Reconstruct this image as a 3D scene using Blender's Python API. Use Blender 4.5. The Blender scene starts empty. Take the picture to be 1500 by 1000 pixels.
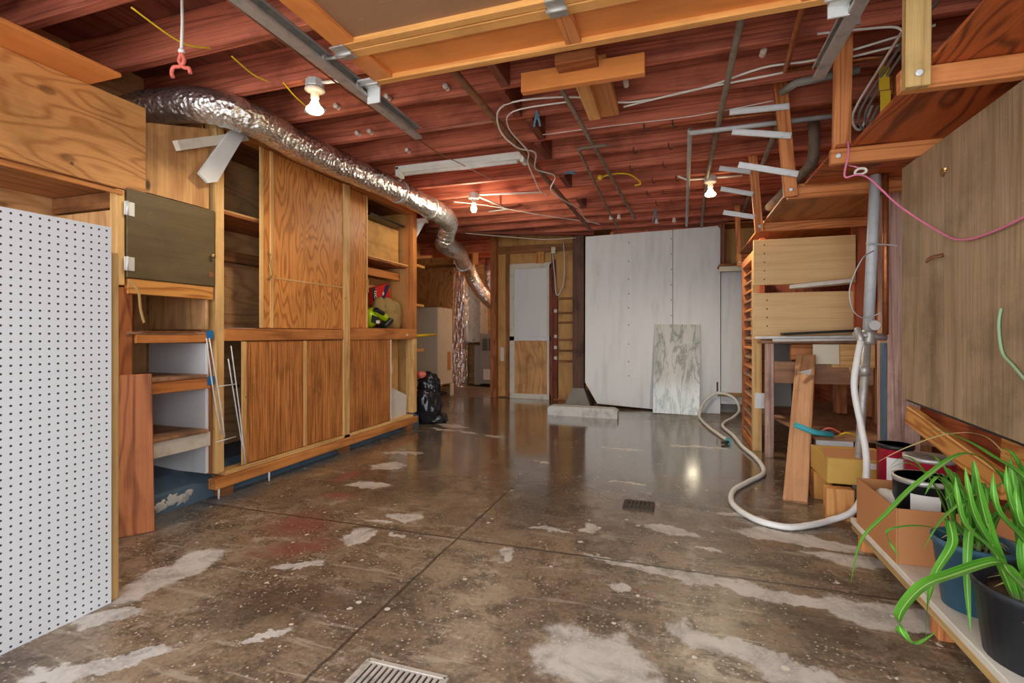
import bpy, bmesh, math, random
from mathutils import Vector, Matrix, noise
scene = bpy.context.scene
COL = scene.collection
R = random.Random(7)

# ---------------------------------------------------------------- camera, sky, sun, exposure
cam_data = bpy.data.cameras.new('camera')
cam_data.sensor_width = 36.0
cam_data.lens = 36.0 * 730 / 1500
cam_data.shift_y = -10.0 / 1500
cam_data.clip_start = 0.05
cam = bpy.data.objects.new('camera', cam_data)
cam.location = (0, 0, 1.0)
cam.rotation_euler = (math.radians(90), 0, math.radians(18.2))
COL.objects.link(cam)
scene.camera = cam

scene.view_settings.view_transform = 'Standard'
scene.view_settings.look = 'None'
scene.view_settings.gamma = 1.0
scene.view_settings.use_curve_mapping = False
scene.view_settings.exposure = 0.85

world = bpy.data.worlds.new('sky')
scene.world = world
world.use_nodes = True
wn = world.node_tree.nodes['Background']
wn.inputs['Color'].default_value = (0.86, 0.93, 1.0, 1)
wn.inputs['Strength'].default_value = 1.45

def sun_light(name, direction, strength, angle, color):
    d = bpy.data.lights.new(name, 'SUN')
    d.energy = strength; d.angle = math.radians(angle); d.color = color
    o = bpy.data.objects.new(name, d)
    o.rotation_euler = Vector(direction).to_track_quat('-Z', 'Y').to_euler()
    o.location = (0, -5, 4)
    COL.objects.link(o)
sun_light('hazy_sun', (-0.06, 1.0, 0.0), 2.85, 115, (0.93, 0.97, 1.0))

sun_light('driveway_bounce_sun', (0.1, -0.45, -1.0), 7.0, 3, (1.0, 0.97, 0.92))  # extra sun, added so the driveway bounces light up to joists and door

# ---------------------------------------------------------------- materials
def lin(c):
    return tuple(((v / 255) / 12.92 if v / 255 <= 0.04045 else ((v / 255 + 0.055) / 1.055) ** 2.4) for v in c) + (1,)

class NT:
    def __init__(s, name):
        s.m = bpy.data.materials.new(name); s.m.use_nodes = True
        s.t = s.m.node_tree; s.bsdf = s.t.nodes['Principled BSDF']
    def n(s, kind, **kw):
        nd = s.t.nodes.new('ShaderNode' + kind)
        for k, v in kw.items(): setattr(nd, k, v)
        return nd
    def l(s, a, b): s.t.links.new(a, b)
    def put(s, sock, v):
        if hasattr(v, 'is_output') or isinstance(v, bpy.types.NodeSocket): s.l(v, sock)
        else: sock.default_value = v
    def g(s):
        nd = s.n('Attribute'); nd.attribute_name = 'g'; return nd.outputs['Vector']
    def obj(s): return s.n('TexCoord').outputs['Object']
    def pos(s): return s.n('NewGeometry').outputs['Position']
    def map(s, v, scale=(1, 1, 1), loc=(0, 0, 0), rot=(0, 0, 0), kind='POINT'):
        nd = s.n('Mapping', vector_type=kind); s.l(v, nd.inputs['Vector'])
        nd.inputs['Scale'].default_value = scale; nd.inputs['Location'].default_value = loc
        nd.inputs['Rotation'].default_value = rot
        return nd.outputs['Vector']
    def noise(s, v, scale=1, detail=2, rough=0.5, dist=0.0):
        nd = s.n('TexNoise'); s.l(v, nd.inputs['Vector'])
        nd.inputs['Scale'].default_value = scale; nd.inputs['Detail'].default_value = detail
        nd.inputs['Roughness'].default_value = rough; nd.inputs['Distortion'].default_value = dist
        return nd.outputs['Fac']
    def vor(s, v, scale=1, out='Distance', rnd=1.0):
        nd = s.n('TexVoronoi'); s.l(v, nd.inputs['Vector']); nd.inputs['Scale'].default_value = scale
        nd.inputs['Randomness'].default_value = rnd
        return nd.outputs[out]
    def math(s, op, a, b=0.0, c=0.0):
        nd = s.n('Math', operation=op)
        s.put(nd.inputs[0], a); s.put(nd.inputs[1], b); s.put(nd.inputs[2], c)
        return nd.outputs[0]
    def ramp(s, v, a, b, lo=0.0, hi=1.0):
        nd = s.n('MapRange', interpolation_type='SMOOTHSTEP')
        s.put(nd.inputs['Value'], v)
        for k, x in zip(('From Min', 'From Max', 'To Min', 'To Max'), (a, b, lo, hi)): nd.inputs[k].default_value = x
        return nd.outputs['Result']
    def mix(s, f, a, b, kind='MIX'):
        nd = s.n('Mix', data_type='RGBA', blend_type=kind)
        s.put(nd.inputs[0], f); s.put(nd.inputs[6], a); s.put(nd.inputs[7], b)
        return nd.outputs[2]
    def bump(s, h, strength=0.2, dist=0.01):
        nd = s.n('Bump'); s.l(h, nd.inputs['Height'])
        nd.inputs['Strength'].default_value = strength; nd.inputs['Distance'].default_value = dist
        s.l(nd.outputs['Normal'], s.bsdf.inputs['Normal'])
    def out(s, col, rough=0.5, metal=0.0, spec=0.4):
        s.put(s.bsdf.inputs['Base Color'], col); s.put(s.bsdf.inputs['Roughness'], rough)
        s.put(s.bsdf.inputs['Metallic'], metal); s.bsdf.inputs['Specular IOR Level'].default_value = spec
        return s.m

def wood(name, c1, c2, rings=9, rs=0.55, along=0.7, across=5.0, fib=0.35, rough=0.55, stain=0.18, knots=0.0, scratch=0.0, spec=0.3, sharp=0.6, nails=0.0):
    t = NT(name); g = t.g()
    n0 = t.noise(t.map(g, (along, across, across)), 1.0, 2, 0.45, 0.25)
    r = t.ramp(t.math('PINGPONG', t.math('MULTIPLY', n0, rings), 0.5), 0.5 - sharp * 0.5, 0.5)
    f = t.noise(t.map(g, (3, 130, 130)), 1.0, 3, 0.6)
    fac = t.math('ADD', t.math('MULTIPLY', r, rs), t.math('MULTIPLY', t.ramp(f, 0.3, 0.75), fib))
    c = t.mix(t.math('MINIMUM', fac, 1.0), lin(c1), lin(c2))
    st = t.noise(g, 3.0, 5, 0.62)
    c = t.mix(t.math('MULTIPLY', t.ramp(st, 0.45, 0.75), stain * 2.2), c, tuple(v * 0.32 for v in lin(c2)[:3]) + (1,))
    if knots:
        k = t.vor(t.map(g, (2.2, 4.2, 4.2)), 1.0)
        c = t.mix(t.ramp(k, 0.10, 0.05, 0, knots), c, lin((48, 26, 16)))
    if scratch:
        k = t.noise(t.map(g, (5, 60, 60)), 1.0, 4, 0.7, 0.6)
        c = t.mix(t.ramp(k, 0.66, 0.74, 0, scratch), c, lin(tuple(min(255, v * 1.35 + 20) for v in c1)))
        k2 = t.vor(t.map(g, (40, 60, 60)), 1.0)
        c = t.mix(t.ramp(k2, 0.09, 0.05, 0, scratch), c, lin((225, 205, 175)))
    if nails:
        k = t.vor(t.map(g, (9, 9, 9)), 1.0)
        c = t.mix(t.ramp(k, 0.085, 0.06, 0, nails), c, lin((40, 28, 22)))
    t.bump(t.math('ADD', f, r), 0.12, 0.003)
    return t.out(c, rough, 0, spec)

def paint(name, c, rough=0.5, dirt=0.12, dirtc=(90, 80, 68), scale=3.0, spec=0.35, speck=0.0, vert=False):
    t = NT(name); o = t.obj()
    n = t.noise(t.map(o, (4, 4, 0.6)) if vert else o, scale, 6, 0.65)
    c_ = t.mix(t.math('MULTIPLY', t.ramp(n, 0.45, 0.8), dirt * 2), lin(c), lin(dirtc))
    if speck:
        c_ = t.mix(t.ramp(t.vor(o, 26), 0.16, 0.09, 0, speck), c_, lin(dirtc))
    t.bump(t.noise(o, 40, 4, 0.6), 0.06, 0.003)
    return t.out(c_, rough, 0, spec)

def metal(name, c, rough=0.35, metallic=1.0, dirt=0.25, dirtc=(70, 55, 45)):
    t = NT(name); o = t.obj()
    n = t.noise(o, 14, 5, 0.65)
    c_ = t.mix(t.math('MULTIPLY', t.ramp(n, 0.45, 0.8), dirt * 2), lin(c), lin(dirtc))
    return t.out(c_, t.ramp(n, 0.3, 0.8, rough, min(1, rough + 0.25)), metallic, 0.5)

def plain(name, c, rough=0.5, spec=0.4):
    t = NT(name)
    n = t.noise(t.obj(), 12, 3)
    return t.out(t.mix(t.ramp(n, 0.3, 0.8, 0, 0.25), lin(c), lin(tuple(v * 0.75 for v in c))), rough, 0, spec)

def glow(name, c, strength):
    t = NT(name)
    t.bsdf.inputs['Emission Color'].default_value = lin(c); t.bsdf.inputs['Emission Strength'].default_value = strength
    return t.out(lin(c), 0.3)

M = {}
M['ply_upper'] = wood('plywood_tan', (224, 162, 98), (176, 112, 58), 18, 0.6, 1.3, 2.8, 0.3, 0.55, 0.14, 0.5, 0, nails=0.7)
M['ply_knot'] = wood('plywood_knotty', (222, 170, 112), (164, 110, 66), 9, 0.45, 0.8, 3.2, 0.35, 0.6, 0.22, 0.85)
M['ply_door'] = wood('plywood_door', (234, 158, 84), (166, 92, 38), 24, 0.6, 1.0, 4.2, 0.45, 0.45, 0.12, 0, 0.3)
M['ply_low'] = wood('plywood_worn', (222, 146, 78), (130, 72, 32), 8, 0.2, 0.7, 7.0, 0.95, 0.5, 0.22, 0, 1.0)
M['pine'] = wood('pine_stud', (236, 192, 128), (194, 140, 78), 7, 0.5, 0.5, 9, 0.3, 0.55, 0.14, 0.0, 0, nails=0.5)
M['pine_grain'] = wood('pine_grain', (222, 158, 84), (170, 100, 44), 9, 0.8, 0.9, 9, 0.2, 0.5, 0.06)
M['rail'] = wood('rail_wood', (216, 140, 76), (152, 86, 44), 6, 0.5, 0.5, 8, 0.4, 0.5, 0.18, 0.25)
M['sill'] = wood('sill_wood', (224, 150, 82), (166, 100, 50), 6, 0.5, 0.5, 8, 0.4, 0.5, 0.16, 0)
M['plank'] = wood('pinkish_fir', (212, 160, 116), (160, 110, 72), 6, 0.5, 0.5, 8, 0.45, 0.55, 0.15, 0.2)
M['post_dark'] = wood('dark_timber', (112, 82, 68), (66, 46, 38), 6, 0.4, 0.4, 8, 0.5, 0.7, 0.35, 0.1, 0.8)
M['old'] = wood('old_brown_wood', (170, 114, 70), (112, 70, 42), 6, 0.5, 0.6, 7, 0.5, 0.65, 0.25, 0.3)
M['int_ply'] = wood('inner_plywood', (226, 178, 124), (170, 118, 74), 10, 0.45, 0.7, 3.4, 0.35, 0.6, 0.25, 0.85)
M['red_board'] = wood('reddish_plywood', (190, 118, 72), (126, 70, 42), 10, 0.6, 0.8, 4, 0.4, 0.5, 0.15)
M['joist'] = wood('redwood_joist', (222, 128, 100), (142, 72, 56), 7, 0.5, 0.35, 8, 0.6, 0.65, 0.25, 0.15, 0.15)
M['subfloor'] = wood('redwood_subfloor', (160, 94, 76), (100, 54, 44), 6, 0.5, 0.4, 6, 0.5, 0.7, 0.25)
M['beam'] = wood('dark_red_beam', (150, 80, 60), (92, 46, 36), 6, 0.5, 0.4, 7, 0.5, 0.65, 0.25, 0.1, 0.2)
M['post'] = wood('weathered_post', (120, 82, 66), (74, 48, 40), 6, 0.4, 0.4, 8, 0.5, 0.7, 0.35, 0.1, 0.6)
M['post_blue'] = wood('paint_stained_post', (220, 184, 168), (150, 112, 98), 6, 0.45, 0.4, 8, 0.6, 0.7, 0.3, 0.3, 1.0)
M['gd_ply'] = wood('door_plywood', (238, 152, 82), (206, 118, 58), 5, 0.3, 0.8, 2.5, 0.25, 0.42, 0.1)
M['gd_rail'] = wood('door_rail', (242, 180, 106), (206, 134, 70), 6, 0.45, 0.4, 9, 0.35, 0.45, 0.14)
M['gd_dark'] = wood('door_brown_panel', (168, 128, 98), (140, 102, 76), 4, 0.3, 0.8, 2.5, 0.2, 0.55, 0.15, 0, 0.5)
M['hanger'] = wood('orange_fir', (224, 146, 88), (172, 98, 52), 9, 0.7, 0.6, 9, 0.35, 0.5, 0.1)
M['shelf_ply'] = wood('dark_red_plywood', (198, 102, 52), (106, 44, 22), 13, 0.75, 0.8, 3.6, 0.35, 0.45, 0.12)
M['shelf_ply2'] = wood('brown_plywood', (204, 132, 76), (140, 84, 46), 8, 0.5, 0.8, 3.6, 0.35, 0.55, 0.15)
M['slab'] = wood('pale_veneer', (238, 200, 144), (216, 170, 114), 6, 0.4, 0.25, 14, 0.35, 0.4, 0.03)
M['oldpine'] = wood('weathered_pine', (206, 172, 112), (150, 112, 66), 6, 0.4, 0.4, 9, 0.4, 0.6, 0.3)
M['hard'] = wood('brown_hardboard', (182, 154, 120), (134, 110, 82), 5, 0.35, 0.35, 3.5, 0.7, 0.6, 0.25, 0, 0.8)
M['hard_dark'] = wood('dark_hardboard', (108, 92, 64), (84, 68, 46), 5, 0.3, 0.6, 3.5, 0.3, 0.5, 0.12, 0, 0.3)
M['hard_back'] = wood('tan_hardboard', (220, 168, 102), (180, 128, 72), 5, 0.35, 0.5, 3, 0.35, 0.55, 0.25)
M['deck'] = wood('grey_brown_ply', (178, 134, 102), (126, 92, 68), 8, 0.4, 0.8, 3.6, 0.35, 0.6, 0.3)
M['redwall'] = wood('redwood_planks', (196, 106, 66), (130, 62, 40), 7, 0.5, 0.4, 6, 0.45, 0.6, 0.25)
M['edge_tan'] = wood('tan_edge', (206, 170, 110), (176, 136, 80), 6, 0.4, 0.6, 10, 0.4, 0.6, 0.1)
M['white'] = paint('white_paint', (226, 228, 230), 0.5, 0.05, vert=True)
M['white_panel'] = paint('white_panel_paint', (228, 231, 234), 0.45, 0.16, (158, 152, 146), 2.2, vert=True)
M['cream'] = paint('cream_paint', (226, 218, 192), 0.5, 0.12)
M['white_wood'] = paint('white_painted_wood', (222, 214, 200), 0.55, 0.2, (140, 110, 80), 8)
M['fridge'] = paint('yellowed_enamel', (214, 204, 184), 0.35, 0.12, (150, 120, 84), 2.0)
M['conc'] = paint('concrete', (140, 136, 130), 0.8, 0.35, (84, 80, 76), 6)
M['conc_white'] = paint('painted_concrete', (206, 206, 202), 0.7, 0.35, (120, 116, 112), 8)
M['curb'] = paint('blue_concrete', (92, 116, 136), 0.5, 0.3, (58, 64, 72), 5)
M['steel'] = metal('galvanised_steel', (196, 194, 190), 0.42, 0.6, 0.22)
M['steel_pale'] = metal('pale_steel', (224, 226, 226), 0.4, 0.25, 0.12)
M['pipe_grey'] = metal('grey_pipe', (196, 200, 204), 0.45, 0.15, 0.12)
M['pipe_dark'] = metal('dark_pipe', (140, 124, 108), 0.5, 0.3, 0.35)
M['pipe_rust'] = metal('rusty_pipe', (146, 96, 68), 0.55, 0.4, 0.4)
M['copper'] = metal('copper_pipe', (186, 116, 74), 0.4, 0.8, 0.3)
M['brass'] = metal('brass', (186, 150, 100), 0.35, 0.9, 0.3)
M['cast'] = metal('cast_iron', (78, 66, 58), 0.6, 0.4, 0.4)
M['furnace'] = paint('grey_enamel', (150, 150, 146), 0.4, 0.1)
M['porcelain'] = plain('porcelain', (226, 210, 200), 0.25)
M['wire_white'] = plain('white_wire', (234, 230, 222), 0.5)
M['wire_dark'] = plain('dark_wire', (70, 52, 44), 0.5)
M['yellow'] = plain('yellow_plastic', (230, 190, 40), 0.5)
M['pink'] = plain('pink_cord', (226, 128, 160), 0.6)
M['coral'] = plain('coral_rubber', (226, 116, 100), 0.5)
M['green_cord'] = plain('pale_green_cord', (150, 180, 140), 0.6)
M['blue'] = plain('blue_plastic', (40, 120, 180), 0.5)
M['teal'] = plain('teal_plastic', (70, 176, 190), 0.5)
M['peg_blue'] = plain('dusty_blue', (96, 140, 170), 0.6)
M['lime'] = plain('lime_plastic', (186, 220, 20), 0.4)
M['black'] = plain('black_plastic', (34, 34, 36), 0.4)
M['black_pot'] = plain('black_pot_plastic', (44, 46, 52), 0.45)
M['blue_pot'] = paint('blue_pot_plastic', (62, 104, 128), 0.5, 0.2, (110, 120, 120), 8)
M['bag'] = plain('black_bag', (30, 32, 40), 0.22, 0.6)
M['khaki'] = plain('khaki_cloth', (164, 138, 90), 0.9, 0.1)
M['red'] = plain('red_card', (206, 40, 36), 0.45)
M['navy'] = plain('navy_card', (30, 44, 90), 0.45)
M['label_white'] = plain('white_label', (228, 226, 220), 0.5)
M['crimson'] = plain('crimson_label', (176, 34, 60), 0.4)
M['card'] = paint('cardboard', (190, 130, 82), 0.8, 0.08, (130, 84, 50), 4)
M['card_gold'] = paint('golden_card', (206, 166, 84), 0.6, 0.15, (150, 110, 50), 6)
M['hose'] = plain('white_hose', (236, 234, 230), 0.4)
M['soil'] = plain('soil', (92, 72, 56), 0.95, 0.1)
M['teal_cloth'] = plain('dark_green_tarp', (22, 60, 56), 0.7)
M['bulb'] = glow('lit_bulb', (255, 236, 180), 9)
M['tube'] = plain('fluorescent_tube', (232, 226, 220), 0.3)
M['grate'] = metal('iron_grate', (196, 188, 178), 0.5, 0.4, 0.4)
M['paper'] = plain('paper', (220, 214, 205), 0.7)

def foil():
    t = NT('crinkled_foil'); o = t.obj()
    v = t.noise(o, 26, 5, 0.65, 0.3)
    w = t.vor(o, 40)
    t.bump(t.math('ADD', v, t.math('MULTIPLY', w, 0.8)), 0.6, 0.015)
    return t.out(t.mix(t.ramp(t.noise(o, 5, 3), 0.45, 0.75, 0, 0.3), lin((236, 236, 236)), lin((170, 164, 158))), 0.17, 0.92)
M['foil'] = foil()

def marble():
    t = NT('veined_marble'); o = t.obj()
    r = t.map(o, (3.6, 1, 0.9), rot=(0, math.radians(-32), 0))
    v = t.noise(r, 1.5, 7, 0.58, 0.5)
    vein = t.ramp(t.math('ABSOLUTE', t.math('SUBTRACT', v, 0.5)), 0.03, 0.0)
    v2 = t.noise(t.map(o, (5, 1, 1.1), rot=(0, math.radians(-38), 0)), 1.8, 6, 0.6, 0.3)
    vein2 = t.ramp(t.math('ABSOLUTE', t.math('SUBTRACT', v2, 0.56)), 0.02, 0.0)
    cloud = t.ramp(t.noise(r, 0.9, 4, 0.6, 0.4), 0.42, 0.75)
    c = t.mix(cloud, lin((220, 223, 220)), lin((168, 176, 174)))
    c = t.mix(t.math('MULTIPLY', vein, 0.55), c, lin((104, 114, 112)))
    c = t.mix(t.math('MULTIPLY', vein2, 0.4), c, lin((120, 126, 118)))
    return t.out(c, 0.12, 0, 0.5)
M['marble'] = marble()

def pegboard():
    t = NT('white_pegboard')
    g = t.g()
    sx = t.n('SeparateXYZ'); t.l(g, sx.inputs[0])
    def cell(s): return t.math('SUBTRACT', t.math('FRACT', t.math('DIVIDE', s, 0.0254)), 0.5)
    a, b = cell(sx.outputs[0]), cell(sx.outputs[1])
    d = t.math('SQRT', t.math('ADD', t.math('MULTIPLY', a, a), t.math('MULTIPLY', b, b)))
    hole = t.ramp(d, 0.16, 0.125)
    n = t.noise(g, 2.5, 5, 0.6)
    c = t.mix(t.ramp(n, 0.5, 0.85, 0, 0.25), lin((224, 228, 232)), lin((192, 192, 192)))
    c = t.mix(hole, c, lin((62, 56, 50)))
    t.bump(t.math('SUBTRACT', 1.0, hole), 0.5, 0.004)
    return t.out(c, 0.45)
M['pegboard'] = pegboard()

def leafmat():
    t = NT('strap_leaf'); g = t.g()
    sx = t.n('SeparateXYZ'); t.l(g, sx.inputs[0])
    mid = t.ramp(t.math('ABSOLUTE', sx.outputs[1]), 0.18, 0.0)
    n = t.noise(t.map(g, (3, 14, 1)), 1.5, 3)
    c = t.mix(t.ramp(n, 0.3, 0.7), lin((40, 104, 26)), lin((104, 168, 50)))
    c = t.mix(t.math('MULTIPLY', mid, 0.7), c, lin((178, 212, 128)))
    c = t.mix(t.ramp(sx.outputs[0], 0.12, 0.0, 0, 0.8), c, lin((206, 206, 150)))
    t.bsdf.inputs['Subsurface Weight'].default_value = 0.0
    return t.out(c, 0.5, 0, 0.3)
M['leaf'] = leafmat()
M['leaf_dry'] = plain('dry_leaf', (186, 166, 110), 0.7)

# floor: stained wet concrete with bare patches of their own shape
def floor_mat():
    t = NT('wet_stained_concrete'); p = t.pos()
    nz = t.n('TexNoise'); t.l(p, nz.inputs['Vector']); nz.inputs['Scale'].default_value = 4.5; nz.inputs['Detail'].default_value = 6; nz.inputs['Roughness'].default_value = 0.65
    off = t.n('VectorMath', operation='SUBTRACT'); t.l(nz.outputs['Color'], off.inputs[0]); off.inputs[1].default_value = (0.5, 0.5, 0.5)
    sc = t.n('VectorMath', operation='SCALE'); t.l(off.outputs[0], sc.inputs[0]); sc.inputs['Scale'].default_value = 0.30
    ad = t.n('VectorMath', operation='ADD'); t.l(p, ad.inputs[0]); t.l(sc.outputs[0], ad.inputs[1])
    q = ad.outputs[0]
    def ell(lst, soft=0.12):
        acc = None
        for x, y, a, b, rot in lst:
            m = t.map(q, (a, b, 50), (x, y, 0), (0, 0, math.radians(rot)), 'TEXTURE')
            ln = t.n('VectorMath', operation='LENGTH'); t.l(m, ln.inputs[0])
            e = t.ramp(ln.outputs['Value'], 1.0, 1.0 - soft)
            acc = e if acc is None else t.math('MAXIMUM', acc, e)
        return acc
    n1 = t.noise(p, 1.3, 8, 0.66, 0.3); n2 = t.noise(p, 7, 9, 0.75, 0.5); n3 = t.noise(p, 55, 5, 0.75)
    c = t.mix(t.ramp(n1, 0.38, 0.62), lin((108, 91, 76)), lin((152, 130, 106)))
    c = t.mix(t.ramp(n2, 0.42, 0.62, 0, 0.8), c, lin((72, 58, 46)))
    c = t.mix(t.ramp(n3, 0.5, 0.68, 0, 0.6), c, lin((172, 148, 114)))
    c = t.mix(t.ramp(n3, 0.46, 0.32, 0, 0.55), c, lin((54, 42, 34)))
    och = t.noise(t.map(p, (1, 1, 1), (9, 3, 0)), 2.2, 6, 0.6)
    c = t.mix(t.ramp(och, 0.55, 0.75, 0, 0.55), c, lin((150, 110, 62)))
    c = t.mix(t.ramp(t.noise(t.map(p, (1.5, 1.5, 1), (4, 8, 0)), 3, 9, 0.75), 0.55, 0.64, 0, 0.65), c, lin((176, 162, 144)))
    scuff = t.noise(t.map(p, (1.2, 9, 1), rot=(0, 0, math.radians(-38))), 2.2, 7, 0.7, 0.4)
    c = t.mix(t.ramp(scuff, 0.55, 0.64, 0, 0.55), c, lin((176, 162, 142)))
    # damp dark slab further in
    wet = ell([(-1.2, 4.9, 2.3, 2.9, 0), (-0.2, 4.5, 1.7, 2.3, 0), (-2.4, 6.8, 1.1, 1.6, 0)], 0.75)
    c = t.mix(t.math('MULTIPLY', wet, 0.5), c, lin((66, 54, 46)))
    dark = ell([(-1.25, 1.55, 0.55, 0.22, 30), (0.15, 1.45, 0.5, 0.12, -22), (0.5, 1.95, 0.5, 0.1, -25), (-2.2, 2.45, 0.3, 0.14, 60), (0.62, 3.0, 0.25, 0.08, -15), (-0.75, 2.9, 0.3, 0.7, 0), (-1.9, 2.9, 0.6, 0.5, 0), (0.5, 2.35, 0.5, 0.07, -10)], 0.8)
    c = t.mix(t.math('MULTIPLY', dark, 0.6), c, lin((58, 46, 37)))
    red = ell([(-1.9, 2.15, 0.28, 0.26, 20), (-2.0, 2.6, 0.16, 0.12, 0), (-1.68, 1.9, 0.26, 0.16, 40), (-2.2, 3.0, 0.12, 0.25, 0), (-0.13, 2.0, 0.03, 0.012, 0)], 0.9)
    c = t.mix(t.math('MULTIPLY', red, 0.75), c, lin((128, 62, 56)))
    blue = ell([(-2.66, 2.35, 0.25, 0.5, 0), (-2.6, 1.95, 0.18, 0.2, 0), (-2.68, 3.3, 0.12, 1.2, 0)], 0.8)
    c = t.mix(t.math('MULTIPLY', blue, 0.75), c, lin((84, 96, 108)))
    pale = ell([(-0.22, 1.52, 0.25, 0.17, -35), (-0.05, 1.25, 0.2, 0.10, 0), (0.2, 1.72, 0.3, 0.07, -20), (0.5, 1.52, 0.35, 0.07, -25), (-0.02, 2.2, 0.42, 0.045, -8), (0.4, 2.12, 0.25, 0.06, -8), (0.72, 2.1, 0.25, 0.12, 0),
                (-0.02, 2.68, 0.16, 0.05, -20), (0.14, 2.5, 0.08, 0.03, -15), (-0.42, 2.6, 0.05, 0.06, 20), (0.55, 2.75, 0.35, 0.09, -8), (0.35, 3.0, 0.16, 0.05, 0), (0.75, 2.55, 0.2, 0.08, 0),
                (-1.42, 2.4, 0.12, 0.06, 0), (-1.5, 2.3, 0.08, 0.025, 10), (-1.3, 2.2, 0.04, 0.03, 0), (-2.08, 3.3, 0.16, 0.14, 30), (-1.95, 2.85, 0.18, 0.08, 15), (-2.2, 3.7, 0.2, 0.06, 20), (-2.35, 5.0, 0.25, 0.09, -10), (-2.2, 4.75, 0.4, 0.04, -12), (-1.7, 4.6, 0.14, 0.05, -15),
                (-1.55, 1.75, 0.12, 0.035, 30), (-1.5, 2.1, 0.10, 0.12, 10), (-2.0, 1.55, 0.12, 0.26, 5), (-1.9, 1.25, 0.14, 0.06, 30), (-1.65, 1.05, 0.2, 0.05, 40), (-1.3, 1.3, 0.12, 0.03, 40), (-0.75, 2.15, 0.03, 0.08, 0), (-0.6, 2.5, 0.14, 0.03, 10), (-0.2, 2.0, 0.05, 0.045, 0),
                (-0.45, 4.45, 0.22, 0.04, -5), (0.2, 4.75, 0.3, 0.05, 0), (-0.3, 3.45, 0.12, 0.03, 0), (-1.0, 3.8, 0.08, 0.03, 0)], 0.22)
    pcol = t.mix(t.ramp(n2, 0.4, 0.7), lin((206, 198, 190)), lin((154, 146, 138)))
    c = t.mix(t.math('MULTIPLY', pale, 0.9), c, pcol)
    # paint flecks
    v = t.n('TexVoronoi'); t.l(t.map(p, (1, 1, 0)), v.inputs['Vector']); v.inputs['Scale'].default_value = 16
    sep = t.n('SeparateColor'); t.l(v.outputs['Color'], sep.inputs[0])
    size = t.ramp(sep.outputs[0], 0.3, 1.0, 0.0, 0.22)
    fl = t.math('LESS_THAN', v.outputs['Distance'], t.math('MULTIPLY', size, t.ramp(n2, 0.42, 0.6)))
    c = t.mix(t.math('MULTIPLY', fl, 0.8), c, lin((226, 214, 198)))
    v2 = t.vor(t.map(p, (1, 1, 0)), 48)
    fl2 = t.math('MULTIPLY', t.ramp(v2, 0.24, 0.15), t.ramp(n2, 0.45, 0.55))
    c = t.mix(t.math('MULTIPLY', fl2, 0.7), c, lin((216, 200, 176)))
    # slab joints
    sx = t.n('SeparateXYZ'); t.l(q, sx.inputs[0]); s0 = t.n('SeparateXYZ'); t.l(p, s0.inputs[0])
    wob = t.math('MULTIPLY', t.math('SUBTRACT', n2, 0.5), 0.03)
    def seam(s, at, w): return t.ramp(t.math('ABSOLUTE', t.math('ADD', t.math('SUBTRACT', s, at), wob)), w, w * 0.4)
    sm = t.math('MAXIMUM', seam(s0.outputs[0], -1.02, 0.009), t.math('MAXIMUM', seam(s0.outputs[1], 2.24, 0.010), seam(s0.outputs[1], 4.57, 0.012)))
    c = t.mix(t.math('MULTIPLY', sm, 0.8), c, lin((48, 38, 32)))
    rough = t.ramp(n2, 0.3, 0.75, 0.26, 0.5)
    rm = t.math('SUBTRACT', rough, t.math('MULTIPLY', wet, 0.27))
    rm = t.math('ADD', rm, t.math('MULTIPLY', pale, 0.2))
    rm = t.math('MAXIMUM', rm, 0.07)
    t.l(t.math('MULTIPLY', wet, t.math('SUBTRACT', 1.0, t.math('MULTIPLY', pale, 0.8))), t.bsdf.inputs['Coat Weight']); t.bsdf.inputs['Coat Roughness'].default_value = 0.12; t.bsdf.inputs['Coat IOR'].default_value = 1.5
    h = t.math('ADD', t.math('MULTIPLY', n3, t.math('SUBTRACT', 1.0, t.math('MULTIPLY', wet, 0.85))), t.math('MULTIPLY', sm, -1.0))
    t.bump(h, 0.12, 0.006)
    return t.out(c, rm, 0, 0.5)
M['floor'] = floor_mat()

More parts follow.
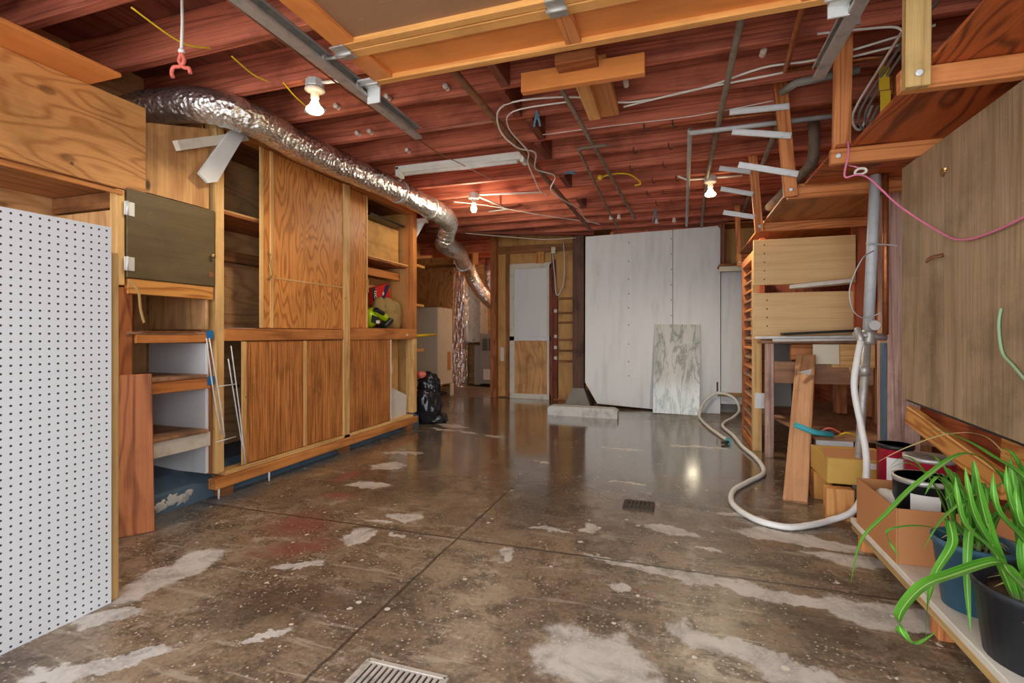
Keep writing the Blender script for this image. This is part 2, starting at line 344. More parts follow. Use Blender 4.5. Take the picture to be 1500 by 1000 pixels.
# ---------------------------------------------------------------- mesh building
class B:
    def __init__(s):
        s.bm = bmesh.new(); s.gl = s.bm.verts.layers.float_vector.new('g')
    def _frame(s, n, o, ax, dims):
        s.bm.verts.ensure_lookup_table()
        order = sorted(range(3), key=lambda i: -dims[i])
        off = Vector((R.uniform(0, 40), R.uniform(0, 40), R.uniform(0, 40)))
        for v in list(s.bm.verts)[n:]:
            d = v.co - o
            v[s.gl] = Vector([d.dot(ax[i]) for i in order]) + off
    def beam(s, p0, p1, w, t, up=(0, 0, 1), bev=0.003, axis=None):
        p0, p1 = Vector(p0), Vector(p1); d = p1 - p0; L = d.length; d.normalize()
        side = d.cross(Vector(up))
        if side.length < 1e-4: side = d.cross(Vector((0, 1, 0)))
        side.normalize(); u = side.cross(d).normalized()
        n = len(s.bm.verts)
        m = Matrix((d * L, side * w, u * t)).transposed().to_4x4(); m.translation = (p0 + p1) / 2
        r = bmesh.ops.create_cube(s.bm, size=1, matrix=m)
        bev = min(bev, 0.3 * min(w, t, L))
        if bev > 0:
            es = list({e for v in r['verts'] for e in v.link_edges})
            bmesh.ops.bevel(s.bm, geom=es, offset=bev, segments=1, affect='EDGES')
        dims = [L, w, t]
        if axis is not None: dims[axis] = 99
        s._frame(n, p0, (d, side, u), dims)
        return s
    def box(s, x0, x1, y0, y1, z0, z1, bev=0.003, axis=None):
        yc, zc = (y0 + y1) / 2, (z0 + z1) / 2
        a = None if axis is None else axis
        # beam along x: side = x cross z = -y ; u = z
        return s.beam((x0, yc, zc), (x1, yc, zc), abs(y1 - y0), abs(z1 - z0), (0, 0, 1), bev, a)
    def prism(s, pts, ext, axis=None):
        n = len(s.bm.verts); ext = Vector(ext)
        a = [s.bm.verts.new(p) for p in pts]; b = [s.bm.verts.new(Vector(p) + ext) for p in pts]
        s.bm.faces.new(a); s.bm.faces.new(b[::-1])
        k = len(a)
        for i in range(k): s.bm.faces.new((a[i], b[i], b[(i + 1) % k], a[(i + 1) % k]))
        P = [Vector(p) for p in pts]
        e = ext.normalized(); best = max(((P[(i + 1) % k] - P[i]) for i in range(k)), key=lambda v: v.length).normalized()
        if axis is not None: best = Vector(axis)
        s._frame(n, P[0], (best, e.cross(best), e), (9, 5, 1))
        return s
    def tube(s, pts, r, n=8, smooth=0, cap=True, rf=None):
        P = [Vector(p) for p in pts]
        if smooth: P = spline(P, smooth)
        k0 = len(s.bm.verts)
        t = (P[1] - P[0]).normalized(); ref = Vector((0, 0, 1)) if abs(t.z) < 0.9 else Vector((1, 0, 0))
        u = (ref - t * ref.dot(t)).normalized(); rings = []; acc = 0.0
        for i, p in enumerate(P):
            a = P[max(i - 1, 0)]; b = P[min(i + 1, len(P) - 1)]
            t = (b - a)
            t = t.normalized() if t.length > 1e-9 else Vector((0, 0, 1))
            u = (u - t * u.dot(t)).normalized(); w = t.cross(u)
            rr = r if rf is None else rf(i / (len(P) - 1))
            if i: acc += (P[i] - P[i - 1]).length
            ring = []
            for j in range(n):
                an = 2 * math.pi * j / n
                v = s.bm.verts.new(p + u * (rr * math.cos(an)) + w * (rr * math.sin(an)))
                v[s.gl] = Vector((acc, an * rr, 0)); ring.append(v)
            rings.append(ring)
        for i in range(len(rings) - 1):
            for j in range(n):
                f = s.bm.faces.new((rings[i][j], rings[i][(j + 1) % n], rings[i + 1][(j + 1) % n], rings[i + 1][j])); f.smooth = n > 5
        if cap:
            s.bm.faces.new(rings[0][::-1]); s.bm.faces.new(rings[-1])
        return s
    def lathe(s, prof, c, n=24, axis='z', smooth=True):
        c = Vector(c); rings = []
        for r, h in prof:
            ring = []
            for j in range(n):
                a = 2 * math.pi * j / n
                l = (r * math.cos(a), r * math.sin(a), h)
                l = {'z': l, 'x': (h, l[0], l[1]), 'y': (l[0], h, l[1])}[axis]
                v = s.bm.verts.new(c + Vector(l)); v[s.gl] = Vector((h, a * max(r, 0.01), 0)); ring.append(v)
            rings.append(ring)
        for i in range(len(rings) - 1):
            for j in range(n):
                f = s.bm.faces.new((rings[i][j], rings[i][(j + 1) % n], rings[i + 1][(j + 1) % n], rings[i + 1][j])); f.smooth = smooth
        s.bm.faces.new(rings[0][::-1]); s.bm.faces.new(rings[-1])
        return s
    def blob(s, c, rad, amp=0.0, freq=6, sub=4, seed=0, floor=None):
        n = len(s.bm.verts)
        r = bmesh.ops.create_icosphere(s.bm, subdivisions=sub, radius=1)
        c = Vector(c); rad = Vector(rad)
        for v in r['verts']:
            d = v.co.copy()
            k = 1 + amp * noise.fractal(d * freq * 0.4 + Vector((seed, 0, 0)), 1.0, 2.0, 3)
            v.co = c + Vector((d.x * rad.x, d.y * rad.y, d.z * rad.z)) * k
            if floor is not None: v.co.z = max(v.co.z, floor)
            v[s.gl] = d
            for f in v.link_faces: f.smooth = True
        return s
    def leaf(s, pts, width, fold=0.25, smooth=6, dry=False):
        P = spline([Vector(p) for p in pts], smooth); N = len(P) - 1; prev = None
        for i, p in enumerate(P):
            f = i / N
            t = (P[min(i + 1, N)] - P[max(i - 1, 0)]).normalized()
            sd = t.cross(Vector((0, 0, 1)))
            if sd.length < 0.15: sd = sd + t.cross(Vector((-0.7, 0.6, 0))) * 0.6
            if prev is not None and i: sd = (sd.normalized() + 2 * prev_sd).normalized()
            sd.normalize(); prev_sd = sd
            nn = sd.cross(t).normalized()
            w = width * 0.5 * min(1.0, 0.55 + f * 3) * max(0.02, (1 - f ** 3.2))
            row = []
            for k in (-1, -0.5, 0, 0.5, 1):
                v = s.bm.verts.new(p + sd * (w * k) + nn * (fold * w * abs(k)))
                v[s.gl] = Vector((f, k, 0)); row.append(v)
            if prev is not None:
                for k in range(4):
                    q = s.bm.faces.new((prev[k], prev[k + 1], row[k + 1], row[k])); q.smooth = True
            prev = row
        return s
    def done(s, name, mat, parent=None, solid=0.0):
        bm = s.bm
        bmesh.ops.recalc_face_normals(bm, faces=bm.faces[:])
        lo = Vector([min(v.co[i] for v in bm.verts) for i in range(3)]); hi = Vector([max(v.co[i] for v in bm.verts) for i in range(3)])
        c = Vector(((lo.x + hi.x) / 2, (lo.y + hi.y) / 2, lo.z))
        for v in bm.verts: v.co -= c
        me = bpy.data.meshes.new(name); bm.to_mesh(me); bm.free()
        me.materials.append(M[mat] if isinstance(mat, str) else mat)
        o = bpy.data.objects.new(name, me); COL.objects.link(o)
        WORLD[o] = c
        if parent is not None:
            o.parent = parent; o.location = c - WORLD[parent]
        else: o.location = c
        if solid:
            md = o.modifiers.new('thickness', 'SOLIDIFY'); md.thickness = solid; md.offset = 0
        return o
WORLD = {}

def spline(P, k):
    out = []
    for i in range(len(P) - 1):
        a, b, c, d = P[max(i - 1, 0)], P[i], P[i + 1], P[min(i + 2, len(P) - 1)]
        for j in range(k):
            t = j / k
            out.append(0.5 * ((2 * b) + (c - a) * t + (2 * a - 5 * b + 4 * c - d) * t * t + (3 * b - a - 3 * c + d) * t ** 3))
    out.append(P[-1].copy()); return out

def tag(o, label, cat, group=None, kind=None):
    o['label'] = label; o['category'] = cat
    if group: o['group'] = group
    if kind: o['kind'] = kind
    return o
def thing(name, label, cat, loc=(0, 0, 0), group=None):
    o = bpy.data.objects.new(name, None); COL.objects.link(o); o.location = loc; WORLD[o] = Vector(loc)
    o.empty_display_size = 0.1
    return tag(o, label, cat, group)
def struct(o): o['kind'] = 'structure'; return o
def bx(name, mat, x0, x1, y0, y1, z0, z1, parent=None, bev=0.003, axis=None):
    return B().box(x0, x1, y0, y1, z0, z1, bev, axis).done(name, mat, parent)
def bm_(name, mat, p0, p1, w, t, parent=None, up=(0, 0, 1), bev=0.003):
    return B().beam(p0, p1, w, t, up, bev).done(name, mat, parent)
def tb(name, mat, pts, r, parent=None, n=8, smooth=0):
    return B().tube(pts, r, n, smooth).done(name, mat, parent)
def text_part(name, body, size, mat, parent, m, depth=0.0006):
    cu = bpy.data.curves.new(name, 'FONT'); cu.body = body; cu.size = size; cu.extrude = depth; cu.align_x = 'CENTER'; cu.align_y = 'CENTER'
    tmp = bpy.data.objects.new(name + '_curve', cu); COL.objects.link(tmp)
    bpy.context.view_layer.update()
    me = bpy.data.meshes.new_from_object(tmp.evaluated_get(bpy.context.evaluated_depsgraph_get()))
    bpy.data.objects.remove(tmp)
    me.name = name; me.materials.clear(); me.materials.append(M[mat])
    o = bpy.data.objects.new(name, me); COL.objects.link(o); WORLD[o] = m.translation.copy()
    o.parent = parent; o.matrix_basis = Matrix.Translation(-WORLD[parent]) @ m
    return o

# ---------------------------------------------------------------- the shell
struct(bx('floor', 'floor', -4.6, 1.75, -0.4, 9.7, -0.15, 0.0, bev=0))
struct(bx('driveway', 'conc_white', -9, 8, -12, -0.41, -0.2, -0.02, bev=0))
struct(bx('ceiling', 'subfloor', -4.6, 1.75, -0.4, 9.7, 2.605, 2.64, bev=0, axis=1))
struct(bx('wall_left', 'int_ply', -3.27, -3.17, -0.4, 5.05, 0.0, 2.605, bev=0, axis=1))
struct(bx('wall_left', 'ply_knot', -4.4, -3.27, 4.95, 5.05, 0.0, 2.605, bev=0))
struct(bx('wall_left', 'ply_knot', -4.4, -4.3, 5.05, 9.6, 0.0, 2.605, bev=0))
struct(bx('wall_right', 'redwall', 1.6, 1.7, -0.4, 7.7, 0.0, 2.605, bev=0))
struct(bx('wall_front', 'old', -3.27, 1.7, -0.46, -0.4, 2.25, 2.64, bev=0))
struct(bx('wall_back', 'old', -1.28, 1.7, 7.6, 7.7, 0.0, 2.605, bev=0))
struct(bx('wall_back', 'ply_knot', -4.4, -1.2, 9.5, 9.6, 0.0, 2.605, bev=0))
struct(bx('wall_back', 'ply_knot', -1.28, -1.2, 7.7, 9.5, 0.0, 2.605, bev=0))
# foundation curb on the far side of the shelves
cb = B(); cb.prism([(-2.72, 1.0, 0), (-2.72, 1.0, 0.10), (-2.86, 1.0, 0.17), (-3.17, 1.0, 0.19), (-3.17, 1.0, 0)], (0, 3.95, 0))
struct(cb.done('foundation_curb', 'curb'))
b = B()
for k, (y, z, s) in enumerate(((2.02, 0.045, 0.045), (2.09, 0.06, 0.05), (2.15, 0.05, 0.045), (1.97, 0.05, 0.035), (2.19, 0.07, 0.03))): b.blob((-2.722, y, z), (0.004, s, s * 0.75), 0.5, 9, 3, k)
tag(b.done('efflorescence_patch', 'conc_white'), 'chalky white patch crusted on the blue foundation curb', 'stain')

# joists with blocking between them
JY = [0.27 + 0.4 * i for i in range(18)]
for y in JY:
    xl = -3.17 if y < 5 else -4.3
    if y > 6.0: xl = -3.4 + (y - 6.08) / 0.4 + 0.07
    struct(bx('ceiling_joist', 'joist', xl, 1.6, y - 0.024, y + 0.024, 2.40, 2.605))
for i in range(len(JY) - 1):
    y = JY[i]
    if i in (5, 6, 7, 8, 10, 12):
        struct(bx('joist_blocking', 'beam', -0.98 + 0.05 * (i % 2), -0.93 + 0.05 * (i % 2), y + 0.03, y + 0.37, 2.385, 2.595))
for y in (7.9, 8.4, 8.9, 9.3):
    struct(bx('ceiling_joist', 'joist', -4.3, -1.28, y - 0.024, y + 0.024, 2.40, 2.605))
for x in (-1.9, -1.35, 0.0, 0.8):
    pass
# header beam across to the dark post
struct(bm_('header_beam', 'beam', (-4.0, 5.84, 2.495), (-1.10, 7.0, 2.495), 0.09, 0.215))

# ---------------------------------------------------------------- overhead cupboard, near end
X = -2.65
t = thing('overhead_cupboard', 'long tan plywood overhead cupboard fixed high on the wall above the white pegboard', 'cupboard', (-2.9, 1.0, 1.71))
bx('front_panel', 'ply_upper', X - 0.015, X, 0.2, 1.285, 1.715, 2.185, t, 0.001)
bx('front_panel', 'ply_upper', X - 0.015, X, 1.29, 1.89, 1.735, 2.19, t, 0.001)
bx('bottom_panel', 'old', -3.148, X - 0.016, 0.2, 1.88, 1.722, 1.74, t)
bx('top_board', 'gd_ply', -3.148, -2.44, 0.2, 1.63, 2.192, 2.21, t, axis=1)
bx('bottom_rail', 'sill', X - 0.001, X + 0.012, 0.2, 1.77, 1.70, 1.722, t)

# open shelf unit with the dark door
t = thing('shelf_unit', 'open wooden shelf unit with dark hinged top door standing between white pegboard and tall cabinet', 'shelf unit', (-2.88, 2.05, 0.17))
b = B(); b.prism([(X - 0.03, 1.892, 1.755), (X - 0.03, 2.275, 1.755), (X - 0.03, 2.275, 2.235), (X - 0.03, 1.892, 2.12)], (0.015, 0, 0), (0, 0, 1)); b.done('upper_panel', 'ply_knot', t)
d = bx('door', 'hard_dark', X - 0.012, X + 0.008, 1.79, 2.295, 1.29, 1.745, t)
d['label'] = 'dark brown hardboard door with two hinges'
for zz in (1.36, 1.64):
    h = B(); h.box(X + 0.008, X + 0.012, 1.775, 1.825, zz - 0.035, zz + 0.035, 0.001); h.tube([(X + 0.014, 1.787, zz - 0.036), (X + 0.014, 1.787, zz + 0.036)], 0.006)
    h.done('hinge', 'steel_pale', d)
k = B(); k.lathe([(0.004, 0), (0.005, 0.014), (0.013, 0.016), (0.013, 0.026), (0.006, 0.03)], (X + 0.008, 2.268, 1.47), 14, 'x'); k.done('knob', 'brass', d)
k = B(); k.lathe([(0.016, 0), (0.016, 0.002)], (X + 0.0082, 2.268, 1.36), 18, 'x'); k.done('finger_hole', 'old', d)
bx('door_rail', 'pine_grain', X - 0.03, X, 1.80, 2.295, 1.21, 1.288, t)
bx('side_post', 'pine', X - 0.05, X, 1.745, 1.785, 1.25, 1.73, t)
bx('side_post', 'red_board', X - 0.06, X - 0.01, 1.745, 1.83, 0.19, 1.24, t)
bx('top_rail', 'old', -3.15, X - 0.052, 1.75, 1.785, 1.64, 1.72, t)
bx('side_panel', 'int_ply', -3.15, X - 0.06, 1.755, 1.785, 0.2, 1.63, t)
bx('back_panel', 'int_ply', -3.168, -3.15, 1.79, 2.25, 0.2, 2.1, t)
e = bx('end_panel', 'white', -3.14, -2.665, 2.255, 2.275, 0.17, 0.95, t); e['label'] = 'white painted end panel'
bx('end_panel', 'int_ply', -3.14, -2.665, 2.255, 2.275, 1.03, 1.75, t)
s_ = bx('shelf', 'deck', -3.14, X, 1.80, 2.25, 1.0, 1.015, t); bx('shelf_rail', 'rail', X - 0.04, X, 1.84, 2.275, 0.955, 1.0, s_)
s_ = bx('shelf', 'deck', -3.14, X + 0.005, 1.80, 2.25, 0.745, 0.765, t); bx('shelf_rail', 'rail', X - 0.035, X, 1.86, 2.275, 0.68, 0.745, s_)
s_ = bx('shelf', 'deck', -3.14, X + 0.01, 1.80, 2.25, 0.42, 0.44, t); r_ = bx('shelf_rail', 'white_wood', X - 0.025, X, 1.84, 2.275, 0.335, 0.42, s_); r_['label'] = 'cream painted front rail'
tag(bx('thin_sheet', 'red_board', -3.0, X + 0.012, 1.87, 2.18, 1.0155, 1.019, bev=0), 'thin reddish sheet lying on the topmost shelf under the dark door', 'sheet')
tag(bx('battery_charger', 'black', X - 0.05, X - 0.005, 1.88, 1.925, 0.4405, 0.475), 'small black charger block on the lowest shelf by its front edge', 'charger')
for x0, zz, y0, lb in ((X + 0.001, 0.975, 2.245, 'upper blue tape scrap stuck to the rail beside the tall cabinet post'), (X + 0.002, 0.70, 2.25, 'lower blue tape scrap stuck to the shelf end beside leaning wire')):
    tag(bx('tape_scrap', 'blue', x0, x0 + 0.003, y0, y0 + 0.045, zz, zz + 0.05, bev=0), lb, 'tape')
tag(tb('hanging_strap', 'oldpine', [(X + 0.012, 1.80, 1.27), (X + 0.03, 1.83, 1.22), (X + 0.025, 1.845, 1.13), (X + 0.03, 1.86, 1.06)], 0.006, smooth=5), 'frayed pale strap hanging below the lower hinge of the dark door', 'strap')

# leaning boards and pegboard in the foreground
b = B(); b.beam((-2.60, 1.74, 0.0), (-2.62, 1.74, 0.80), 0.26, 0.02, up=(1, -0.75, 0))
tag(b.done('leaning_board', 'red_board'), 'short reddish plywood board standing on end just behind the white pegboard', 'board')
t = thing('pegboard_panel', 'large white pegboard panel full of holes standing upright in the foreground', 'pegboard', (-2.02, 0.85, 0))
pb = B(); n_ = len(pb.bm.verts); pb.box(-2.012, -2.0, 0.30, 1.30, 0.0, 1.40, 0.001)
for v in pb.bm.verts: v[pb.gl] = Vector((v.co.y, v.co.z, 0))
pb.done('perforated_sheet', 'pegboard', t)
for y0, y1 in ((0.32, 0.40), (0.75, 0.83)):
    bx('stiffener', 'edge_tan', -2.075, -2.013, y0, y1, 0.0, 1.36, t)
bx('edge_strip', 'edge_tan', -2.075, -2.013, 1.29, 1.335, 0.0, 1.31, t)

# ---------------------------------------------------------------- tall built-in cabinet
t = thing('tall_cabinet', 'tall built-in wooden storage cabinet with sliding plywood doors along the wall under silver duct', 'cabinet', (-2.9, 3.5, 0.0))
def cx(name, mat, y0, y1, z0, z1, x0=X - 0.04, x1=X, p=None): return bx(name, mat, x0, x1, y0, y1, z0, z1, p or t)
cx('post', 'pine', 2.31, 2.37, 0.155, 2.295, X - 0.09, X)
cx('post', 'old', 2.28, 2.305, 0.16, 1.0, X - 0.08, X - 0.02)
cx('post', 'pine', 3.535, 3.615, 0.125, 2.27, X - 0.085, X + 0.004)
cx('post', 'pine', 4.70, 4.775, 0.17, 0.955, X - 0.09, X + 0.002)
cx('post', 'rail', 4.70, 4.775, 1.06, 2.30, X - 0.09, X + 0.002)
cx('top_rail', 'rail', 2.37, 4.775, 2.27, 2.32, X - 0.09, X - 0.002)
cx('middle_rail', 'rail', 2.37, 3.535, 0.96, 1.04, X - 0.05, X + 0.002)
cx('middle_rail', 'rail', 3.615, 4.775, 0.955, 1.06, X - 0.05, X + 0.002)
cx('bottom_rail', 'sill', 2.30, 4.785, 0.06, 0.125, X - 0.05, X + 0.012)
cx('bottom_plate', 'pine', 2.375, 4.70, 0.127, 0.155, X - 0.09, X + 0.004)
for y in (2.40, 3.58, 4.66): cx('foot', 'old', y - 0.05, y + 0.05, 0.0, 0.06, X - 0.07, X - 0.01)
cx('back_panel', 'int_ply', 2.30, 4.77, 0.2, 2.30, -3.165, -3.15)
cx('floor_panel', 'deck', 2.375, 4.70, 0.105, 0.125, -3.15, X - 0.055)
cx('side_panel', 'ply_knot', 2.30, 2.315, 0.2, 2.30, -3.15, X - 0.1)
cx('side_panel', 'hard_back', 4.74, 4.76, 0.13, 2.30, -3.15, X - 0.1)
cx('partition', 'int_ply', 3.56, 3.58, 0.13, 2.27, -3.15, X - 0.1)
cx('top_panel', 'old', 2.37, 4.77, 2.30, 2.318, -3.15, X - 0.1)
cx('shelf', 'old', 2.32, 3.55, 1.00, 1.02, -3.14, X - 0.055)
cx('shelf', 'old', 3.585, 4.735, 1.04, 1.06, -3.14, X - 0.055)
cx('shelf', 'red_board', 2.32, 3.55, 1.765, 1.785, -3.14, X - 0.07)
cx('shelf_rail', 'old', 2.32, 3.55, 1.53, 1.61, -3.14, -3.09)
cx('shelf_cleat', 'pine', 2.37, 2.72, 1.775, 1.795, X - 0.1, X - 0.07)
s_ = cx('shelf', 'red_board', 3.92, 4.735, 1.71, 1.73, -3.14, X - 0.07); cx('shelf_edge', 'pine', 3.92, 4.70, 1.725, 1.74, X - 0.075, X - 0.06, s_)
cx('shelf_rail', 'rail', 4.1, 4.735, 1.58, 1.66, -2.86, -2.83)
bx('inner_panel', 'hard_back', -2.86, -2.84, 4.0, 4.735, 1.74, 2.12, t)
bx('inner_panel', 'hard_back', -2.97, -2.95, 4.0, 4.735, 1.06, 1.58, t)
# upper sliding doors
d = bx('sliding_door', 'ply_door', X - 0.022, X - 0.006, 2.66, 3.53, 1.045, 2.265, t, axis=2)
cx('stile', 'pine', 2.645, 2.68, 1.045, 2.265, X - 0.006, X + 0.002, d); cx('stile', 'pine', 2.735, 2.765, 1.045, 2.265, X - 0.006, X + 0.003, d)
cx('scored_line', 'pine', 2.79, 3.53, 1.388, 1.40, X - 0.006, X - 0.003, d)
h = B(); h.tube([(X + 0.001, 2.715, 1.56), (X + 0.028, 2.72, 1.53), (X + 0.022, 2.71, 1.47), (X + 0.028, 2.72, 1.41), (X + 0.001, 2.715, 1.38)], 0.006, 8, 5); h.done('handle', 'brass', d)
d = bx('sliding_door', 'ply_door', X - 0.038, X - 0.024, 3.60, 3.90, 1.06, 2.265, t, axis=2)
cx('stile', 'pine', 3.885, 3.905, 1.06, 2.265, X - 0.024, X - 0.016, d); cx('pull_block', 'pine', 3.875, 3.905, 1.38, 1.50, X - 0.016, X - 0.006, d)
# lower sliding doors
d = bx('sliding_door', 'ply_low', X - 0.022, X - 0.008, 2.52, 3.07, 0.16, 0.955, t, axis=2)
cx('stile', 'pine', 2.50, 2.54, 0.16, 0.955, X - 0.008, X, d); cx('stile', 'pine', 3.065, 3.095, 0.16, 0.955, X - 0.008, X, d)
d = bx('sliding_door', 'ply_low', X - 0.022, X - 0.008, 3.10, 3.53, 0.16, 0.955, t, axis=2)
d = bx('sliding_door', 'ply_low', X - 0.022, X - 0.008, 3.615, 4.27, 0.16, 0.955, t, axis=2)
cx('stile', 'white_wood', 4.265, 4.28, 0.16, 0.955, X - 0.008, X - 0.002, d); cx('latch', 'porcelain', 4.255, 4.285, 0.62, 0.70, X - 0.002, X + 0.006, d)
bx('inner_panel', 'hard_back', -2.80, -2.785, 4.29, 4.62, 0.16, 0.95, t)
cx('latch', 'porcelain', 4.55, 4.58, 0.985, 1.01, X + 0.002, X + 0.008)

# things in and around the cabinet
tag(bx('loose_paper', 'paper', -3.05, X - 0.01, 2.40, 2.62, 1.0415, 1.0435, bev=0), 'white sheet of paper on the upper cabinet floor behind the middle rail', 'paper')
b = B(); b.prism([(-2.70, 4.36, 0.157), (-2.70, 4.64, 0.157), (-2.70, 4.66, 0.36), (-2.70, 4.5, 0.42), (-2.70, 4.36, 0.47)], (-0.03, 0, 0))
tag(b.done('torn_board', 'paper'), 'torn pinkish white board scrap standing inside the lower cabinet opening', 'scrap board')
tag(bx('thin_black_tray', 'black', -3.0, -2.70, 4.0, 4.62, 2.121, 2.14), 'flat black tray on top of the inner panel under the cabinet roof', 'tray')
# wire rack leaning in the gap
w = B()
for q in ([(-2.62, 2.22, 0.98), (-2.60, 2.25, 0.66), (-2.595, 2.30, 0.40)], [(-2.615, 2.235, 0.98), (-2.59, 2.275, 0.66), (-2.585, 2.315, 0.38)]): w.tube(q, 0.004, 6, 3)
for q in ([(-2.63, 2.40, 0.93), (-2.62, 2.45, 0.55), (-2.62, 2.50, 0.17)], [(-2.63, 2.38, 0.85), (-2.625, 2.44, 0.5), (-2.625, 2.49, 0.25)]): w.tube(q, 0.004, 6, 3)
for zz in (0.69, 0.36): w.tube([(-2.60, 2.27, zz), (-2.625, 2.43, zz)], 0.004, 6)
tag(w.done('wire_rack', 'steel_pale'), 'bent white wire rack leaning on the near post of the tall cabinet', 'wire rack')
for y, lb in ((2.325, 'thin white plastic stick standing under the nearest cabinet corner'), (2.72, 'thin pale stick standing under the cabinet bottom rail')):
    tag(tb('thin_stick', 'white', [(X + 0.006, y, 0.0), (X + 0.006, y, 0.0625)], 0.006), lb, 'stick')

# white brackets nailed to the posts
t2 = thing('shelf_bracket', 'white painted wooden bracket nailed near the top of the nearest cabinet post', 'bracket', (-2.6, 2.3, 1.9))
bm_('arm', 'white_wood', (X + 0.022, 2.04, 2.045), (X + 0.022, 2.51, 2.275), 0.036, 0.055, t2)
b = B(); b.prism([(X + 0.041, 2.36, 2.25), (X + 0.041, 2.49, 2.30), (X + 0.041, 2.27, 1.91), (X + 0.041, 2.21, 1.885), (X + 0.041, 2.15, 1.925)], (0.018, 0, 0)); b.done('diagonal_brace', 'white', t2)
t2 = thing('shelf_bracket', 'white painted wooden bracket on the far end post below the duct elbow', 'bracket', (-2.6, 4.9, 2.0))
bx('arm', 'white_wood', X - 0.1, X + 0.12, 4.78, 4.82, 2.20, 2.25, t2)
b = B(); b.prism([(X - 0.02, 4.79, 2.2), (X + 0.08, 4.79, 2.2), (X - 0.04, 4.79, 2.02), (X - 0.08, 4.79, 2.06)], (0, 0.02, 0)); b.done('diagonal_brace', 'white', t2)

# power tool, bag and box in the upper far opening
t = thing('power_tool', 'lime green and black power tool on the cabinet shelf beside the khaki bag', 'power tool', (-2.76, 4.12, 1.06))
b = B(); b.blob((-2.76, 4.06, 1.15), (0.07, 0.10, 0.09), 0.05, 5, 3, 1, 1.061); b.beam((-2.75, 4.08, 1.23), (-2.74, 4.30, 1.16), 0.10, 0.07, bev=0.02); b.done('body', 'lime', t)
b = B(); b.beam((-2.70, 4.07, 1.24), (-2.70, 4.20, 1.20), 0.06, 0.04, bev=0.01); b.done('grip', 'black', t)
b = B(); b.beam((-2.71, 4.21, 1.075), (-2.70, 4.33, 1.15), 0.09, 0.045, bev=0.008); b.done('battery', 'black', t)
b = B(); b.beam((-2.688, 4.00, 1.15), (-2.688, 4.10, 1.13), 0.012, 0.07, bev=0.003); b.done('vent', 'black', t)
b = B(); b.beam((-2.679, 4.06, 1.12), (-2.679, 4.11, 1.12), 0.012, 0.03, bev=0.003); b.done('badge', 'label_white', t)
b = B(); b.blob((-2.82, 4.50, 1.18), (0.10, 0.17, 0.19), 0.22, 7, 4, 5, 1.061); b.blob((-2.84, 4.36, 1.26), (0.07, 0.10, 0.12), 0.2, 7, 3, 8, 1.061)
tag(b.done('cloth_bag', 'khaki'), 'slumped khaki cloth bag on the cabinet shelf next to the lime power tool', 'bag')
t = thing('product_box', 'red and navy cardboard box propped up behind the khaki bag', 'box', (-2.90, 4.48, 1.34))
b = B(); b.beam((-2.91, 4.30, 1.38), (-2.91, 4.62, 1.46), 0.05, 0.17, bev=0.002); b.done('carton', 'red', t)
b = B(); b.beam((-2.884, 4.30, 1.385), (-2.884, 4.36, 1.40), 0.003, 0.168, bev=0); b.done('dark_panel', 'black', t)
b = B(); b.prism([(-2.882, 4.44, 1.34), (-2.882, 4.50, 1.35), (-2.882, 4.62, 1.53), (-2.882, 4.54, 1.52)], (-0.002, 0, 0)); b.done('stripe', 'navy', t)
b = B(); b.prism([(-2.880, 4.485, 1.40), (-2.880, 4.505, 1.42), (-2.880, 4.50, 1.45), (-2.880, 4.475, 1.43)], (-0.002, 0, 0)); b.done('spot', 'label_white', t)
text_part('lettering', 'on', 0.09, 'label_white', t, Matrix(((0, 0, 1, -2.8815), (0, -1, 0, 4.345), (1, 0, 0, 1.40), (0, 0, 0, 1))))

# ---------------------------------------------------------------- back of the garage
YB = 7.5
# partition wall with the half glazed style door
t = B(); t.box(-2.80, -1.30, YB + 0.01, YB + 0.03, 0.02, 2.60, 0.001, 2)
struct(t.done('wall_back', 'hard_back'))
struct(bx('trim_1', 'red_board', -2.80, -2.70, YB - 0.09, YB + 0.01, 0.0, 2.58))
struct(bx('trim_2', 'old', -2.70, -1.30, YB - 0.02, YB + 0.01, 2.28, 2.40))
struct(bx('trim_3', 'old', -2.565, -2.50, YB - 0.025, YB + 0.01, 0.02, 2.28))
struct(bx('trim_4', 'beam', -1.80, -1.755, YB - 0.05, YB + 0.01, 0.02, 2.15))
struct(bx('trim_5', 'beam', -1.755, -1.72, YB - 0.06, YB + 0.01, 0.02, 1.60))
dr = bx('door_1', 'white', -2.42, -1.88, YB - 0.035, YB + 0.005, 0.93, 2.06); struct(dr)
def door_part(n, m, *a): o = bx(n, m, *a, dr); return o
door_part('frame_rail', 'white_wood', -2.49, -1.82, YB - 0.05, YB, 2.03, 2.11)
door_part('frame_rail', 'white', -2.49, -1.82, YB - 0.05, YB, 0.905, 0.975)
door_part('frame_rail', 'white_wood', -2.49, -1.82, YB - 0.05, YB, 0.0, 0.08)
door_part('frame_stile', 'white_wood', -2.49, -2.41, YB - 0.05, YB, 0.08, 2.03)
door_part('frame_stile', 'white_wood', -1.885, -1.85, YB - 0.045, YB, 0.08, 2.03)
door_part('frame_stile', 'beam', -1.85, -1.80, YB - 0.05, YB, 0.0, 2.09)
p_ = door_part('lower_panel', 'ply_knot', -2.41, -1.885, YB - 0.03, YB, 0.08, 0.905); p_['label'] = 'bare plywood lower panel'
